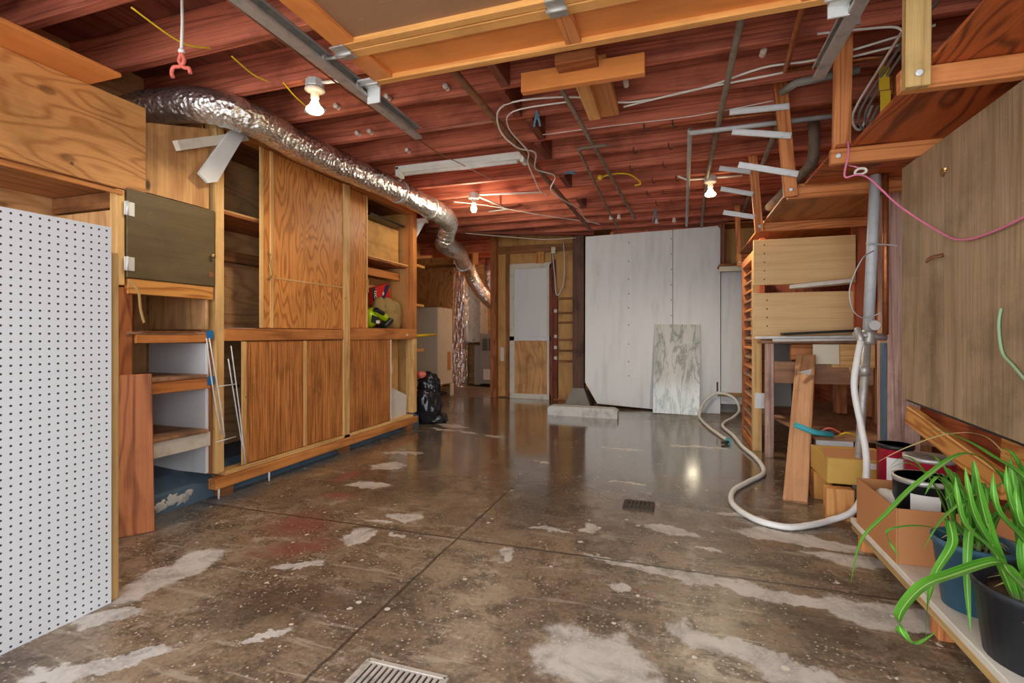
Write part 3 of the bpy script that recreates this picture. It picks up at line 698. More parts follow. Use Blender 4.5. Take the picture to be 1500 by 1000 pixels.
# noggings with white clips by the door
for zz in (1.557, 1.336, 1.189, 0.926, 0.758, 0.601):
    struct(bx('nogging', 'old', -1.72, -1.42, YB - 0.045, YB + 0.01, zz - 0.018, zz + 0.012))
for zz, lb in ((1.336, 'white insulator clip on the post by the back door, topmost of four'), (0.95, 'white insulator clip by the back door, second from the top of four'), (0.78, 'white insulator clip by the back door, third from the top of four'), (0.62, 'white insulator clip by the back door, lowest of four')):
    tag(bx('insulator_clip', 'porcelain', -1.765, -1.715, YB - 0.085, YB - 0.06, zz, zz + 0.05), lb, 'insulator')
tag(bx('wood_block', 'pine_grain', -2.06, -1.93, YB - 0.06, YB - 0.022, 2.10, 2.28, axis=2), 'pale wood block nailed above the white back door', 'block')
tag(bx('patch_plate', 'white_wood', -2.66, -2.60, YB - 0.002, YB + 0.0095, 0.58, 0.80), 'white painted patch on the wall beside the back door', 'patch')
t = thing('wall_outlet', 'small white outlet box hanging near the top of the wall beside the back door', 'outlet', (-1.77, 7.42, 2.24))
bx('box', 'cream', -1.81, -1.745, YB - 0.08, YB - 0.02, 2.24, 2.34, t)
tag(tb('hanging_wire', 'wire_white', [(-1.79, 7.42, 2.24), (-1.75, 7.40, 1.9), (-1.72, 7.40, 1.6), (-1.62, 7.40, 1.75), (-1.60, 7.40, 2.1), (-1.62, 7.42, 2.40)], 0.008, smooth=5), 'loop of white wire hanging beside the back door down from the outlet box', 'wire')
tag(tb('hanging_wire', 'wire_dark', [(-1.80, 7.41, 2.24), (-1.785, 7.40, 1.95), (-1.79, 7.40, 1.7), (-1.735, 7.40, 1.62)], 0.006, smooth=5), 'dark wire hanging down the frame of the back door', 'wire')

# dark timber post on its concrete footing
t = thing('timber_post', 'dark brown timber post standing on a concrete footing left of the tall white panel', 'post', (-1.29, 6.98, 0))
bx('shaft', 'post_dark', -1.375, -1.215, 6.90, 7.06, 0.24, 2.383, t)
b = B(); b.lathe([(0.26, 0), (0.25, 0.03), (0.115, 0.25), (0.11, 0.26)], (-1.295, 6.98, 0), 4, smooth=False)
f_ = b.done('footing', 'conc', t); f_.rotation_euler = (0, 0, math.radians(45))
b = B(); b.prism([(-1.52, 0, 0.0), (-0.66, 0, 0.0), (-0.66, 0, 0.09), (-0.70, 0, 0.115), (-1.48, 0, 0.115), (-1.52, 0, 0.09)], (0, 0.17, 0))
for v in b.bm.verts: v.co.y += 6.02 - 0.06 * (v.co.x + 1.1)
tag(b.done('wheel_stop', 'conc_white'), 'white painted concrete wheel stop lying in front of the dark timber post', 'wheel stop')

# tall white wall panels
t = thing('wall_panel', 'tall white painted wall panel with a clipped lower corner behind the marble slab', 'panel', (-0.3, 6.83, 0.0))
b = B(); b.prism([(-1.18, 6.82, 2.345), (-1.185, 6.82, 0.345), (-1.02, 6.82, 0.06), (-0.04, 6.82, 0.005), (-0.04, 6.82, 2.365)], (0, 0.03, 0), (0, 0, 1)); b.done('left_sheet', 'white_panel', t)
b = B(); b.prism([(-0.034, 6.82, 2.365), (-0.034, 6.82, 0.0), (0.535, 6.82, -0.0), (0.535, 6.82, 2.34), (0.50, 6.82, 2.38)], (0, 0.03, 0), (0, 0, 1)); b.done('right_sheet', 'white_panel', t)
b = B()
for i in range(9): b.lathe([(0.008, 0), (0.008, -0.003)], (-0.60, 6.8195, 0.45 + 0.22 * i + 0.03 * math.sin(i * 5)), 8, 'y')
for i in range(6): b.lathe([(0.007, 0), (0.007, -0.003)], (-0.055, 6.8195, 1.25 + 0.2 * i), 8, 'y')
b.done('nail_heads', 'wire_dark', t)
bx('slot', 'wire_dark', 0.49, 0.51, 6.817, 6.8195, 0.28, 0.40, t, 0)
tag(bx('narrow_panel', 'white_panel', 0.545, 0.90, 6.86, 6.88, 0.12, 1.80, axis=2), 'narrow white wall panel between the tall white panel and slatted door', 'panel')
struct(bx('foundation_block', 'conc', 0.545, 1.6, 6.95, 7.3, 0.0, 0.22))
tag(bx('wood_strip', 'oldpine', 0.50, 0.85, 6.80, 6.815, 0.22, 0.27), 'short weathered wood strip low on the white panel by the hose loop', 'strip')
m_ = B(); m_.beam((0.0, 6.60, 0.0), (0.015, 6.80, 1.13), 0.56, 0.025, up=(0, 1, 0), bev=0.002)
tag(m_.done('marble_slab', 'marble'), 'grey veined white marble slab leaning on the tall white panel', 'marble slab')
# upper niche box
t = thing('wall_box', 'shallow plywood box on a white ledge high in the back right corner', 'box', (0.75, 6.6, 1.75))
bx('back', 'hard_back', 0.56, 1.0, 6.88, 6.90, 1.84, 2.36, t)
bx('side', 'beam', 0.545, 0.565, 6.55, 6.88, 1.84, 2.36, t)
bx('top', 'red_board', 0.545, 1.0, 6.55, 6.88, 2.34, 2.36, t)
bx('ledge', 'old', 0.50, 1.0, 6.54, 6.88, 1.83, 1.86, t)
bx('front_strip', 'cream', 0.50, 0.80, 6.525, 6.54, 1.765, 1.825, t)
for i in range(4):
    struct(bx('wall_stud', 'hanger', -0.85 + 0.45 * i, -0.80 + 0.45 * i, 6.88, 6.92, 2.0, 2.40))

# ---------------------------------------------------------------- alcove: refrigerator, furnace, ducts
t = thing('refrigerator', 'old cream refrigerator with exposed black base standing beyond the tall cabinet', 'refrigerator', (-3.85, 7.3, 0))
bx('body', 'fridge', -4.20, -3.52, 7.0, 7.55, 0.20, 1.43, t, 0.012)
bx('side_panel', 'fridge', -3.525, -3.50, 7.44, 7.55, 0.0, 0.2, t)
bx('base_frame', 'black', -4.15, -3.60, 7.04, 7.5, 0.02, 0.06, t)
b = B(); b.blob((-3.72, 7.2, 0.13), (0.09, 0.1, 0.07)); b.done('compressor', 'black', t)
b = B()
for i in range(5): b.tube([(-3.56, 7.05, 0.04 + 0.03 * i), (-3.56, 7.36, 0.04 + 0.03 * i)], 0.006, 6)
b.done('condenser_coil', 'black', t)
bx('rating_plate', 'card', -3.52, -3.517, 7.35, 7.47, 0.42, 0.72, t, 0)
tag(tb('yellow_rod', 'yellow', [(-2.70, 4.77, 0.985), (-2.675, 5.28, 1.0)], 0.016), 'bright yellow rod sticking out past the far end of the tall cabinet', 'rod')
for z, y1, lb in ((1.75, 4.98, 'topmost of three wood stubs sticking out of the cabinet far end'), (1.32, 4.96, 'middle of three wood stubs sticking out of the cabinet far end'), (0.83, 4.96, 'lowest of three wood stubs sticking out of the cabinet far end, below the yellow rod')):
    tag(bx('wood_stub', 'pine_grain', -2.74, -2.66, 4.765, y1, z - 0.015, z + 0.015), lb, 'wood stub')
struct(bx('partition_panel', 'ply_upper', -4.3, -3.53, 7.6, 7.62, 1.0, 2.3, axis=2))
struct(bx('partition_rail', 'old', -4.3, -3.2, 7.57, 7.60, 2.12, 2.17))
tag(bx('green_tarp', 'teal_cloth', -3.9, -2.95, 5.3, 5.32, 1.98, 2.3), 'dark green tarp hung behind the duct elbow above the far shelves', 'tarp')
b = B(); b.blob((-2.68, 5.08, 0.20), (0.16, 0.16, 0.24), 0.16, 8, 4, 3, 0.0); b.blob((-2.67, 5.10, 0.42), (0.12, 0.13, 0.15), 0.25, 9, 4, 9); b.blob((-2.60, 5.12, 0.05), (0.14, 0.13, 0.07), 0.25, 9, 3, 4, 0.0)
t = thing('rubbish_bag', 'full black plastic rubbish bag slumped on the floor by the far cabinet post', 'bag', (-2.68, 5.08, 0))
b.done('sack', 'bag', t)
b = B(); b.blob((-2.72, 5.0, 0.55), (0.06, 0.05, 0.04), 0.3, 9, 3, 2); o_ = b.done('red_scrap', 'coral', t); o_['label'] = 'red scrap poking out of the top'

t = thing('furnace', 'grey sheet metal furnace with louvred grille at the back of the alcove', 'furnace', (-3.3, 9.1, 0))
bx('cabinet', 'furnace', -3.58, -2.95, 8.9, 9.4, 0.06, 1.02, t, 0.01)
bx('return_box', 'furnace', -3.72, -3.585, 8.95, 9.4, 0.03, 0.8, t, 0.008)
b = B()
for c in range(2):
    for i in range(8): b.box(-3.52 + 0.13 * c, -3.42 + 0.13 * c, 8.894, 8.9, 0.70 + 0.03 * i, 0.715 + 0.03 * i, 0)
b.done('grille', 'black', t)
bx('label_plate', 'label_white', -3.50, -3.28, 8.893, 8.9, 0.14, 0.34, t, 0)
bx('badge', 'red', -3.38, -3.30, 8.893, 8.9, 0.56, 0.585, t, 0)
tag(bx('plenum_box', 'steel', -3.98, -3.60, 9.0, 9.4, 0.85, 1.95), 'tall dull steel plenum box standing behind the furnace', 'plenum')
b = B(); K = 120
cols = [(-4.12 + 0.28 * i / 16, 8.75) for i in range(17)] + [(-3.84, 8.75 + 0.23 * i / 12) for i in range(1, 13)] + [(-4.12, 8.98)]
rows = [[b.bm.verts.new((x + 0.014 * noise.noise(Vector((x * 38, y * 38, 2.5 * k / K * 9))), y + 0.02 * noise.noise(Vector((x * 38 + 7, y * 38, 2.5 * k / K * 9 + 3))), 2.5 * k / K)) for x, y in cols] for k in range(K + 1)]
for k in range(K):
    for i in range(len(cols)):
        j = (i + 1) % len(cols); b.bm.faces.new((rows[k][i], rows[k][j], rows[k + 1][j], rows[k + 1][i]))
tag(b.done('foil_riser', 'foil'), 'foil wrapped vertical duct riser between refrigerator and furnace', 'duct')
def band(i, N): return 0
def flex(pts, r, amp=0.012, n=20, k=14):
    n = 30; L = sum((Vector(pts[i + 1]) - Vector(pts[i])).length for i in range(len(pts) - 1)); k = max(8, int(L / (len(pts) - 1) / 0.014))
    b = B(); P = spline([Vector(p) for p in pts], k)
    N = len(P)
    b.tube(P, r, n, 0, True, lambda f: r * (1 + amp / r * math.sin(f * N * 0.9) * 0.12 + 0.04 * noise.noise(Vector((f * 14, r * 50, 0)))))
    for v in b.bm.verts:
        d = noise.noise(v.co * 9) * 0.006 
        v.co += Vector((noise.noise(v.co * 11 + Vector((9, 0, 0))) * 0.005, d, noise.noise(v.co * 12 + Vector((0, 9, 0))) * 0.006))
        q = v.co * 42; v.co += Vector((noise.noise(q), noise.noise(q + Vector((5, 0, 0))), noise.noise(q + Vector((0, 5, 0))))) * 0.0055
    return b
t = thing('flexible_duct', 'long silver foil duct running along the top of the tall cabinet to an elbow', 'duct', (-2.4, 3.6, 2.1))
flex([(-3.1, 2.12, 2.33), (-2.80, 2.14, 2.335), (-2.55, 2.20, 2.32), (-2.42, 2.40, 2.29), (-2.42, 2.75, 2.275), (-2.38, 3.3, 2.27), (-2.33, 3.9, 2.265), (-2.32, 4.5, 2.255)], 0.098, 0.012, 20, 20).done('hose', 'foil', t)
flex([(-2.32, 4.42, 2.256), (-2.32, 4.7, 2.25), (-2.36, 4.95, 2.22), (-2.46, 5.08, 2.10), (-2.50, 5.15, 2.04), (-2.55, 5.45, 2.03), (-2.75, 6.1, 2.10), (-2.95, 6.7, 2.05)], 0.105, 0.016, 20, 16).done('elbow', 'foil', t)
b = B(); b.tube([(-2.335, 3.86, 2.265), (-2.333, 3.90, 2.265)], 0.103, 20); b.tube([(-2.335, 3.87, 2.35), (-2.29, 3.86, 2.38), (-2.25, 3.84, 2.41)], 0.012, 6); b.done('hanging_strap', 'steel', t)
b = B(); b.tube([(-2.318, 4.40, 2.257), (-2.318, 4.44, 2.256)], 0.108, 20); b.done('clamp_band', 'steel', t)
tag(flex([(-2.97, 6.74, 2.05), (-3.14, 7.3, 2.14), (-3.33, 7.75, 2.14), (-3.33, 7.98, 1.95), (-3.17, 8.1, 1.68), (-3.05, 8.35, 1.5), (-3.1, 8.75, 1.4)], 0.115, 0.016).done('flexible_duct', 'foil'), 'silver foil duct bending down into the alcove beside the partition', 'duct')
tag(flex([(-3.3, 8.75, 2.39), (-3.22, 8.5, 2.25), (-3.2, 8.42, 2.0), (-3.12, 8.45, 1.75), (-3.0, 8.7, 1.65)], 0.10, 0.016).done('flexible_duct', 'foil'), 'second silver foil duct curving down behind the first in the alcove', 'duct')
tag(bx('wood_tag', 'gd_ply', -2.74, -2.66, 6.55, 6.57, 2.0, 2.16), 'small orange wood block hanging among the alcove ducts', 'block')
b = B(); b.tube([(-3.3, 9.0, 1.03), (-3.3, 9.0, 1.12), (-3.25, 9.05, 1.2), (-3.1, 9.1, 1.25)], 0.05, 12, 6)
tag(b.done('flue_pipe', 'steel'), 'short steel flue pipe on top of the furnace', 'pipe')

# ---------------------------------------------------------------- raised garage door and tracks
t = thing('garage_door', 'raised orange plywood overhead garage door hanging under the joists', 'garage door', (-0.4, 1.2, 2.2))
x0, x1 = -1.36, 0.53
def gsec(y0, y1, panel_mat, last):
    p = bx('section_panel', panel_mat, x0 + 0.09, x1 - 0.09, y0 + 0.05, y1 - 0.03, 2.222, 2.235, t)
    for n, a, b, m in (('far_rail', y1 - 0.04, y1, 'gd_rail'), ('near_rail', y0, y0 + 0.055, 'gd_rail')):
        bx(n, m, x0, x1, a, b, 2.20, 2.24, p)
    for a, m in ((x0, 'gd_ply'), ((x0 + x1) / 2 - 0.02, 'hanger'), (x1 - 0.10, 'gd_ply')):
        bx('stile', m, a, a + (0.10 if m == 'gd_ply' else 0.065), y0 + 0.05, y1 - 0.035, 2.203, 2.238, p)
gsec(1.79, 2.08, 'gd_ply', True); gsec(1.26, 1.783, 'gd_dark', False); gsec(0.73, 1.253, 'gd_dark', False)
for xx, y in ((x0 + 0.02, 1.785), ((x0 + x1) / 2, 1.785), (x1 - 0.02, 1.785), (x0 + 0.02, 1.26)):
    h = B(); h.box(xx - 0.035, xx + 0.035, y - 0.05, y + 0.05, 2.192, 2.199, 0.001); h.tube([(xx - 0.04, y, 2.188), (xx + 0.04, y, 2.188)], 0.008); h.done('hinge', 'steel', t)
for xx, sgn in ((x0, -1), (x1, 1)):
    for y in (1.26, 1.79, 2.03):
        h = B(); h.tube([(xx + 0.03 * -sgn, y, 2.185), (xx + 0.075 * sgn, y, 2.185)], 0.007); h.lathe([(0.022, -0.006), (0.022, 0.006)], (xx + 0.075 * sgn, y, 2.185), 16, 'x'); h.done('roller', 'steel', t)
    bx('end_bracket', 'steel_pale', xx - 0.035 + 0.03 * sgn, xx + 0.035 + 0.03 * sgn, 2.0, 2.085, 2.19, 2.199, t, 0.001)
    bx('end_bracket', 'steel_pale', xx - 0.035 + 0.03 * sgn, xx + 0.035 + 0.03 * sgn, 2.081, 2.09, 2.12 if sgn < 0 else 2.15, 2.24, t, 0.001)
def track(name, x, sgn, y1, label):
    b = B()
    b.box(x - 0.002, x + 0.002, 0.1, y1, 2.155, 2.215, 0)
    b.box(min(x, x - sgn * 0.045), max(x, x - sgn * 0.045), 0.1, y1, 2.213, 2.217, 0)
    b.box(min(x, x - sgn * 0.045), max(x, x - sgn * 0.045), 0.1, y1, 2.153, 2.157, 0)
    b.box(x - sgn * 0.045 - 0.0015, x - sgn * 0.045 + 0.0015, 0.1, y1, 2.155, 2.168, 0)
    b.box(x - sgn * 0.045 - 0.0015, x - sgn * 0.045 + 0.0015, 0.1, y1, 2.203, 2.215, 0)
    tag(b.done(name, 'steel'), label, 'track')
track('door_track', -1.465, -1, 2.62, 'galvanised garage door track ending near the lit bulb over the cabinet side')
track('door_track', 0.635, 1, 2.58, 'galvanised garage door track ending beside the hanging shelf')
for xx, lb in ((-1.49, 'thin steel hanger carrying the track on the cabinet side'), (0.66, 'thin steel hanger carrying the track beside the hanging shelf')):
    tag(bx('track_hanger', 'steel', xx - 0.012, xx + 0.012, 2.23, 2.24, 2.19, 2.405, bev=0), lb, 'hanger')
tag(tb('door_cable', 'pipe_rust', [(-1.60, 1.2, 2.26), (-1.63, 2.2, 2.27), (-1.62, 3.2, 2.30), (-1.55, 4.2, 2.385)], 0.004), 'thin rusty cable stretched beside the garage door track', 'cable')

# ---------------------------------------------------------------- lamps
def lamp(loc, label, reflector, power, arms, spot=False):
    x, y = loc
    t = thing('ceiling_lamp', label, 'lamp', (x, y, 2.4))
    b = B(); b.lathe([(0.048, 0.0), (0.05, -0.035), (0.047, -0.045)], (x, y, 2.40), 8, smooth=False); b.done('junction_box', 'steel_pale', t)
    b = B(); b.lathe([(0.052, -0.0455), (0.054, -0.056), (0.03, -0.066), (0.022, -0.07), (0.022, -0.10)], (x, y, 2.40), 24); b.done('lamp_holder', 'porcelain', t)
    b = B()
    if reflector: b.lathe([(0.013, -0.10), (0.018, -0.115), (0.030, -0.140), (0.045, -0.155), (0.047, -0.165), (0.038, -0.176), (0.012, -0.182)], (x, y, 2.40), 24)
    else: b.lathe([(0.013, -0.10), (0.020, -0.12), (0.031, -0.148), (0.030, -0.168), (0.018, -0.186), (0.004, -0.191)], (x, y, 2.40), 24)
    b.done('bulb', 'bulb', t)
    if arms:
        b = B()
        for a in arms: b.tube([(x, y, 2.383)] + a, 0.009, 8)
        b.done('conduit', 'wire_white', t)
    d = bpy.data.lights.new('bulb_light', 'SPOT' if reflector else 'POINT'); d.energy = power; d.color = (1.0, 0.86, 0.62); d.shadow_soft_size = 0.04
    if reflector: d.spot_size = math.radians(165); d.spot_blend = 0.6
    o = bpy.data.objects.new('bulb_light', d); o.location = (x, y, 2.17); COL.objects.link(o)
lamp((-1.89, 2.27), 'lit reflector bulb on a round box nearest the garage door track', True, 16, [[(-1.62, 2.30, 2.383)]])
lamp((-1.90, 4.57), 'lit bare bulb hanging from a joist over the far end of the duct', False, 11, [[(-1.23, 4.70, 2.385)], [(-1.75, 5.2, 2.385), (-2.0, 5.25, 2.385)]])
lamp((0.29, 4.73), 'lit reflector bulb over the white back panel near the hanging shelf', True, 34, [[(0.10, 4.68, 2.37), (0.02, 4.60, 2.385)], [(0.55, 4.75, 2.385)]])
lamp((-1.8, 8.6), 'added bare bulb hidden behind the partition to brighten the alcove', False, 26, [])  # added lamp, unseen behind the partition; brightens furnace and foil ducts
t = thing('strip_light', 'unlit white fluorescent strip light fixed under the joists', 'strip light', (-1.66, 3.70, 2.36))
b = B(); b.prism([(0, -0.05, 2.398), (0, -0.05, 2.37), (0, -0.025, 2.352), (0, 0.025, 2.352), (0, 0.05, 2.37), (0, 0.05, 2.398)], (1.12, 0, 0))
for v in b.bm.verts: v.co += Vector((-2.215, 3.68, 0))
b.done('housing', 'label_white', t)
b = B(); b.tube([(-2.15, 3.66, 2.335), (-1.16, 3.66, 2.335)], 0.016, 12); b.done('tube', 'tube', t)
for xx in (-2.2, -1.115): bx('end_cap', 'label_white', xx - 0.015, xx + 0.015, 3.63, 3.73, 2.32, 2.395, t)

# ---------------------------------------------------------------- ceiling bits
t = thing('hanging_bracket', 'T shaped timber bracket with a wide crossboard hanging under the joists', 'bracket', (-0.44, 2.5, 2.25))
bx('crossboard', 'gd_ply', -0.76, -0.14, 2.455, 2.50, 2.25, 2.35, t)
bx('wide_cleat', 'sill', -0.52, -0.33, 2.50, 3.13, 2.355, 2.397, t)
bx('narrow_cleat', 'gd_rail', -0.50, -0.43, 2.501, 3.03, 2.30, 2.354, t)
bx('side_cleat', 'red_board', -0.56, -0.36, 2.36, 2.454, 2.31, 2.36, t)
PIPES = [
 ('pipe', 'pipe_dark', [(0.27, 2.1, 2.375), (0.26, 4.6, 2.375), (0.31, 6.78, 2.375)], 0.017, 'long dark pipe running back over the reflector bulb to the white panel'),
 ('pipe', 'pipe_rust', [(-1.10, 2.2, 2.37), (-1.06, 6.5, 2.37)], 0.022, 'rusty brown pipe wound with white wire beside the strip light'),
 ('pipe', 'pipe_dark', [(-0.62, 2.55, 2.38), (-0.46, 6.1, 2.38)], 0.014, 'thin dark pipe running back from the T shaped bracket'),
 ('pipe', 'pipe_dark', [(-0.46, 3.57, 2.345), (-0.64, 3.57, 2.345), (-0.68, 3.62, 2.36), (-0.72, 6.6, 2.38)], 0.011, 'thin dark pipe with a short elbow near the middle of the ceiling'),
 ('pipe', 'pipe_grey', [(0.92, 3.51, 2.336), (0.09, 3.51, 2.336), (0.09, 3.53, 2.365), (0.13, 6.7, 2.38)], 0.016, 'grey pipe turning from across the joists to run back beside the bulb'),
 ('pipe', 'copper', [(0.50, 2.3, 2.37), (0.54, 2.9, 2.37), (0.90, 2.9, 2.37), (1.06, 2.9, 2.36)], 0.014, 'copper pipe with an elbow between garage door and hanging shelf'),
 ('pipe', 'conc', [(0.57, 3.15, 2.37), (0.62, 3.05, 2.365), (0.9, 3.0, 2.365)], 0.022, 'fat grey lagged pipe stub behind the copper pipe'),
 ('pipe', 'pipe_dark', [(0.64, 3.65, 2.37), (0.67, 4.6, 2.37), (0.72, 6.3, 2.37)], 0.02, 'dark pipe running back above the hanging shelf edge'),
 ('pipe', 'copper', [(-0.1, 3.47, 2.39), (0.5, 3.48, 2.39), (1.2, 3.48, 2.39)], 0.008, 'thin copper line crossing under the joists beside the grey pipe'),
]
for n, m, pts, r, lb in PIPES: tag(tb(n, m, pts, r, n=10), lb, 'pipe')
b = B(); b.tube([(0.88, 3.81, 2.42), (0.88, 3.81, 2.22), (0.86, 3.84, 2.14), (0.80, 4.1, 2.09), (0.74, 4.6, 2.06)], 0.036, 12, 4)
tag(b.done('waste_pipe', 'pipe_dark'), 'thick dark waste pipe bending down behind the hanging shelf', 'pipe')
def wire(m, pts, r, lb, sm=6, name='wire', cat='wire'): return tag(tb(name, m, pts, r, n=6, smooth=sm), lb, cat)
wire('wire_white', [(1.1, 2.70, 2.38), (0.7, 2.86, 2.385), (0.43, 2.87, 2.388), (0.12, 3.0, 2.385), (-0.28, 3.05, 2.39), (-0.6, 2.86, 2.385), (-0.98, 2.84, 2.385), (-1.09, 3.05, 2.34), (-1.08, 3.4, 2.34), (-1.0, 3.6, 2.36), (-1.08, 3.9, 2.345), (-0.98, 4.15, 2.35), (-1.1, 4.5, 2.34), (-1.06, 4.9, 2.34), (-1.0, 5.4, 2.37), (-1.02, 5.9, 2.37), (-0.9, 6.3, 2.38)], 0.006, 'white wire looping along the rusty pipe past the T shaped bracket')
wire('wire_white', [(1.1, 2.78, 2.365), (0.6, 2.93, 2.38), (0.1, 2.99, 2.38), (-0.30, 3.08, 2.38)], 0.006, 'second white wire strung below the first across the joists by the hanging shelf')
wire('wire_white', [(-0.6, 2.9, 2.375), (-0.95, 2.92, 2.375), (-1.04, 3.1, 2.35), (-1.03, 3.5, 2.345), (-1.10, 3.75, 2.34), (-1.16, 4.2, 2.33), (-1.20, 4.5, 2.34), (-1.18, 4.7, 2.35)], 0.005, 'white wire loop hanging closest to the strip light end')
wire('wire_white', [(0.55, 3.3, 2.39), (0.1, 3.36, 2.385), (-0.4, 3.36, 2.39), (-0.9, 3.36, 2.39)], 0.003, 'thin pale string across the joists behind the T shaped bracket', 3)
wire('wire_white', [(-2.2, 4.75, 2.385), (-1.9, 5.0, 2.38), (-1.4, 5.5, 2.35), (-0.9, 6.2, 2.38)], 0.005, 'white wire sagging from the duct elbow toward the dark timber post')
wire('wire_white', [(-2.7, 6.2, 2.37), (-2.2, 6.4, 2.33), (-1.7, 6.6, 2.30), (-1.3, 6.78, 2.33)], 0.005, 'white wire running along the dark header beam')
wire('yellow', [(-2.19, 1.5, 2.385), (-2.14, 1.68, 2.33), (-2.10, 1.80, 2.36)], 0.0045, 'yellow wire end nearest the hanging white cord')
wire('yellow', [(-2.10, 1.92, 2.385), (-2.10, 2.05, 2.36), (-2.12, 2.17, 2.385)], 0.0045, 'yellow wire end in the joist bay before the reflector bulb')
wire('yellow', [(-2.07, 2.23, 2.40), (-2.08, 2.33, 2.37), (-2.10, 2.47, 2.36)], 0.0045, 'yellow wire end dangling just behind the reflector bulb')
wire('yellow', [(-0.62, 4.40, 2.385), (-0.50, 4.4, 2.40), (-0.38, 4.45, 2.395), (-0.30, 4.6, 2.36), (-0.35, 4.6, 2.34)], 0.008, 'yellow cable loop hung over the thin dark pipe')
b = B(); b.blob((-0.63, 4.38, 2.375), (0.025, 0.02, 0.025), sub=2); tag(b.done('yellow_connector', 'yellow'), 'yellow connector at the start of the yellow cable loop', 'connector')
# white cord with coral hook
t = thing('hook_cord', 'white pull cord with a coral rubber hook hanging over the pegboard', 'cord', (-1.9, 1.5, 2.05))
b = B(); b.tube([(-1.90, 1.5, 2.395), (-1.898, 1.5, 2.26), (-1.903, 1.5, 2.15)], 0.006, 8); b.blob((-1.903, 1.5, 2.148), (0.014, 0.012, 0.012), 0.2, 9, 2); b.done('cord', 'wire_white', t)
b = B(); b.tube([(-1.903, 1.5, 2.14), (-1.915, 1.5, 2.11), (-1.89, 1.5, 2.08), (-1.862, 1.5, 2.072), (-1.856, 1.5, 2.05)], 0.0075, 8, 5); b.tube([(-1.901, 1.5, 2.14), (-1.888, 1.5, 2.11), (-1.905, 1.5, 2.088), (-1.945, 1.5, 2.09), (-1.957, 1.5, 2.07), (-1.95, 1.5, 2.05)], 0.0075, 8, 5); b.done('hook', 'coral', t)
# porcelain insulators along the joists
SP = [((-1.26, 2.62), 'on the first joist past the garage door edge beside the rusty pipe'), ((-1.65, 2.62), 'just past the free end of the cabinet side track'), ((-2.02, 2.63), 'largest of the cluster behind the reflector bulb'), ((-2.13, 2.63), 'middle of the cluster behind the reflector bulb'), ((-2.24, 2.63), 'last of the cluster, closest to the duct'), ((-0.27, 2.90), 'below the white wires beside the T shaped bracket'), ((0.42, 2.80), 'on the white wires beside the long dark pipe'), ((-2.15, 3.03), 'one of a pair above the duct strap, nearer the duct'), ((-2.05, 3.03), 'one of a pair above the duct strap, farther from the duct'), ((-1.98, 3.43), 'right above the strip light end by the duct')]
for (x, y), lb in SP:
    b = B(); b.lathe([(0.008, 0.0), (0.016, 0.003), (0.016, 0.022), (0.012, 0.026), (0.012, 0.03), (0.016, 0.034), (0.016, 0.05)], (x, y - 0.026, 2.43), 14, 'y')
    b.tube([(x, y - 0.03, 2.43), (x, y + 0.026, 2.43)], 0.004, 6)
    tag(b.done('porcelain_insulator', 'porcelain'), 'white porcelain insulator ' + lb, 'insulator')
for (x, y), lb in (((-0.22, 6.28), 'on the last joists above the white panel, nearest the thin pipe'), ((-0.02, 6.28), 'on the last joists above the white panel, middle'), ((-0.72, 5.9), 'on the last joists beside the short elbow pipe'), ((-0.63, 5.9), 'on the last joists between the two thin dark pipes')):
    b = B(); b.lathe([(0.02, 0), (0.026, 0.01), (0.02, 0.03), (0.02, 0.055)], (x, y, 2.345), 12)
    tag(b.done('porcelain_insulator', 'porcelain'), 'small white insulator ' + lb, 'insulator')
# clothes pegs and hooks
def peg(x, y, z, lb, s=1.0):
    b = B(); b.beam((x, y, z), (x - 0.02 * s, y, z - 0.10 * s), 0.014, 0.012); b.beam((x, y + 0.001, z), (x + 0.02 * s, y, z - 0.10 * s), 0.014, 0.012); b.tube([(x - 0.014, y - 0.009, z - 0.055 * s), (x + 0.014, y - 0.009, z - 0.055 * s)], 0.004, 6)
    tag(b.done('clothes_peg', 'peg_blue'), lb, 'clothes peg')
peg(-0.83, 3.03, 2.41, 'blue clothes peg clipped on a joist near the rusty pipe')
peg(-0.22, 5.84, 2.42, 'teal blue clothes peg clipped on the last joist above the white panel', 1.6)
b = B(); b.beam((-0.92, 4.22, 2.385), (-0.82, 4.22, 2.40), 0.014, 0.012); b.beam((-0.90, 4.22, 2.40), (-0.82, 4.22, 2.375), 0.014, 0.012); tag(b.done('clothes_peg', 'peg_blue'), 'greyish clothes peg lying sideways at a joist by the blocking', 'clothes peg')
HK = [(-0.20, 3.42), (-0.02, 3.42), (-0.30, 3.82), (-0.05, 3.82), (-0.36, 4.22), (-0.1, 4.22), (-0.2, 4.62), (0.0, 4.62), (-0.27, 5.02), (-0.12, 5.02), (-0.2, 5.42), (-0.05, 5.42)]
for i, (x, y) in enumerate(HK):
    b = B(); b.tube([(x, y, 2.402), (x, y - 0.01, 2.37), (x + 0.012, y - 0.02, 2.345), (x + 0.03, y - 0.02, 2.35)], 0.004, 6, 3)
    tag(b.done('screw_hook', 'wire_dark'), 'small dark screw hook in a joist bottom ahead of the white panel', 'hook', 'screw hooks in the joists')

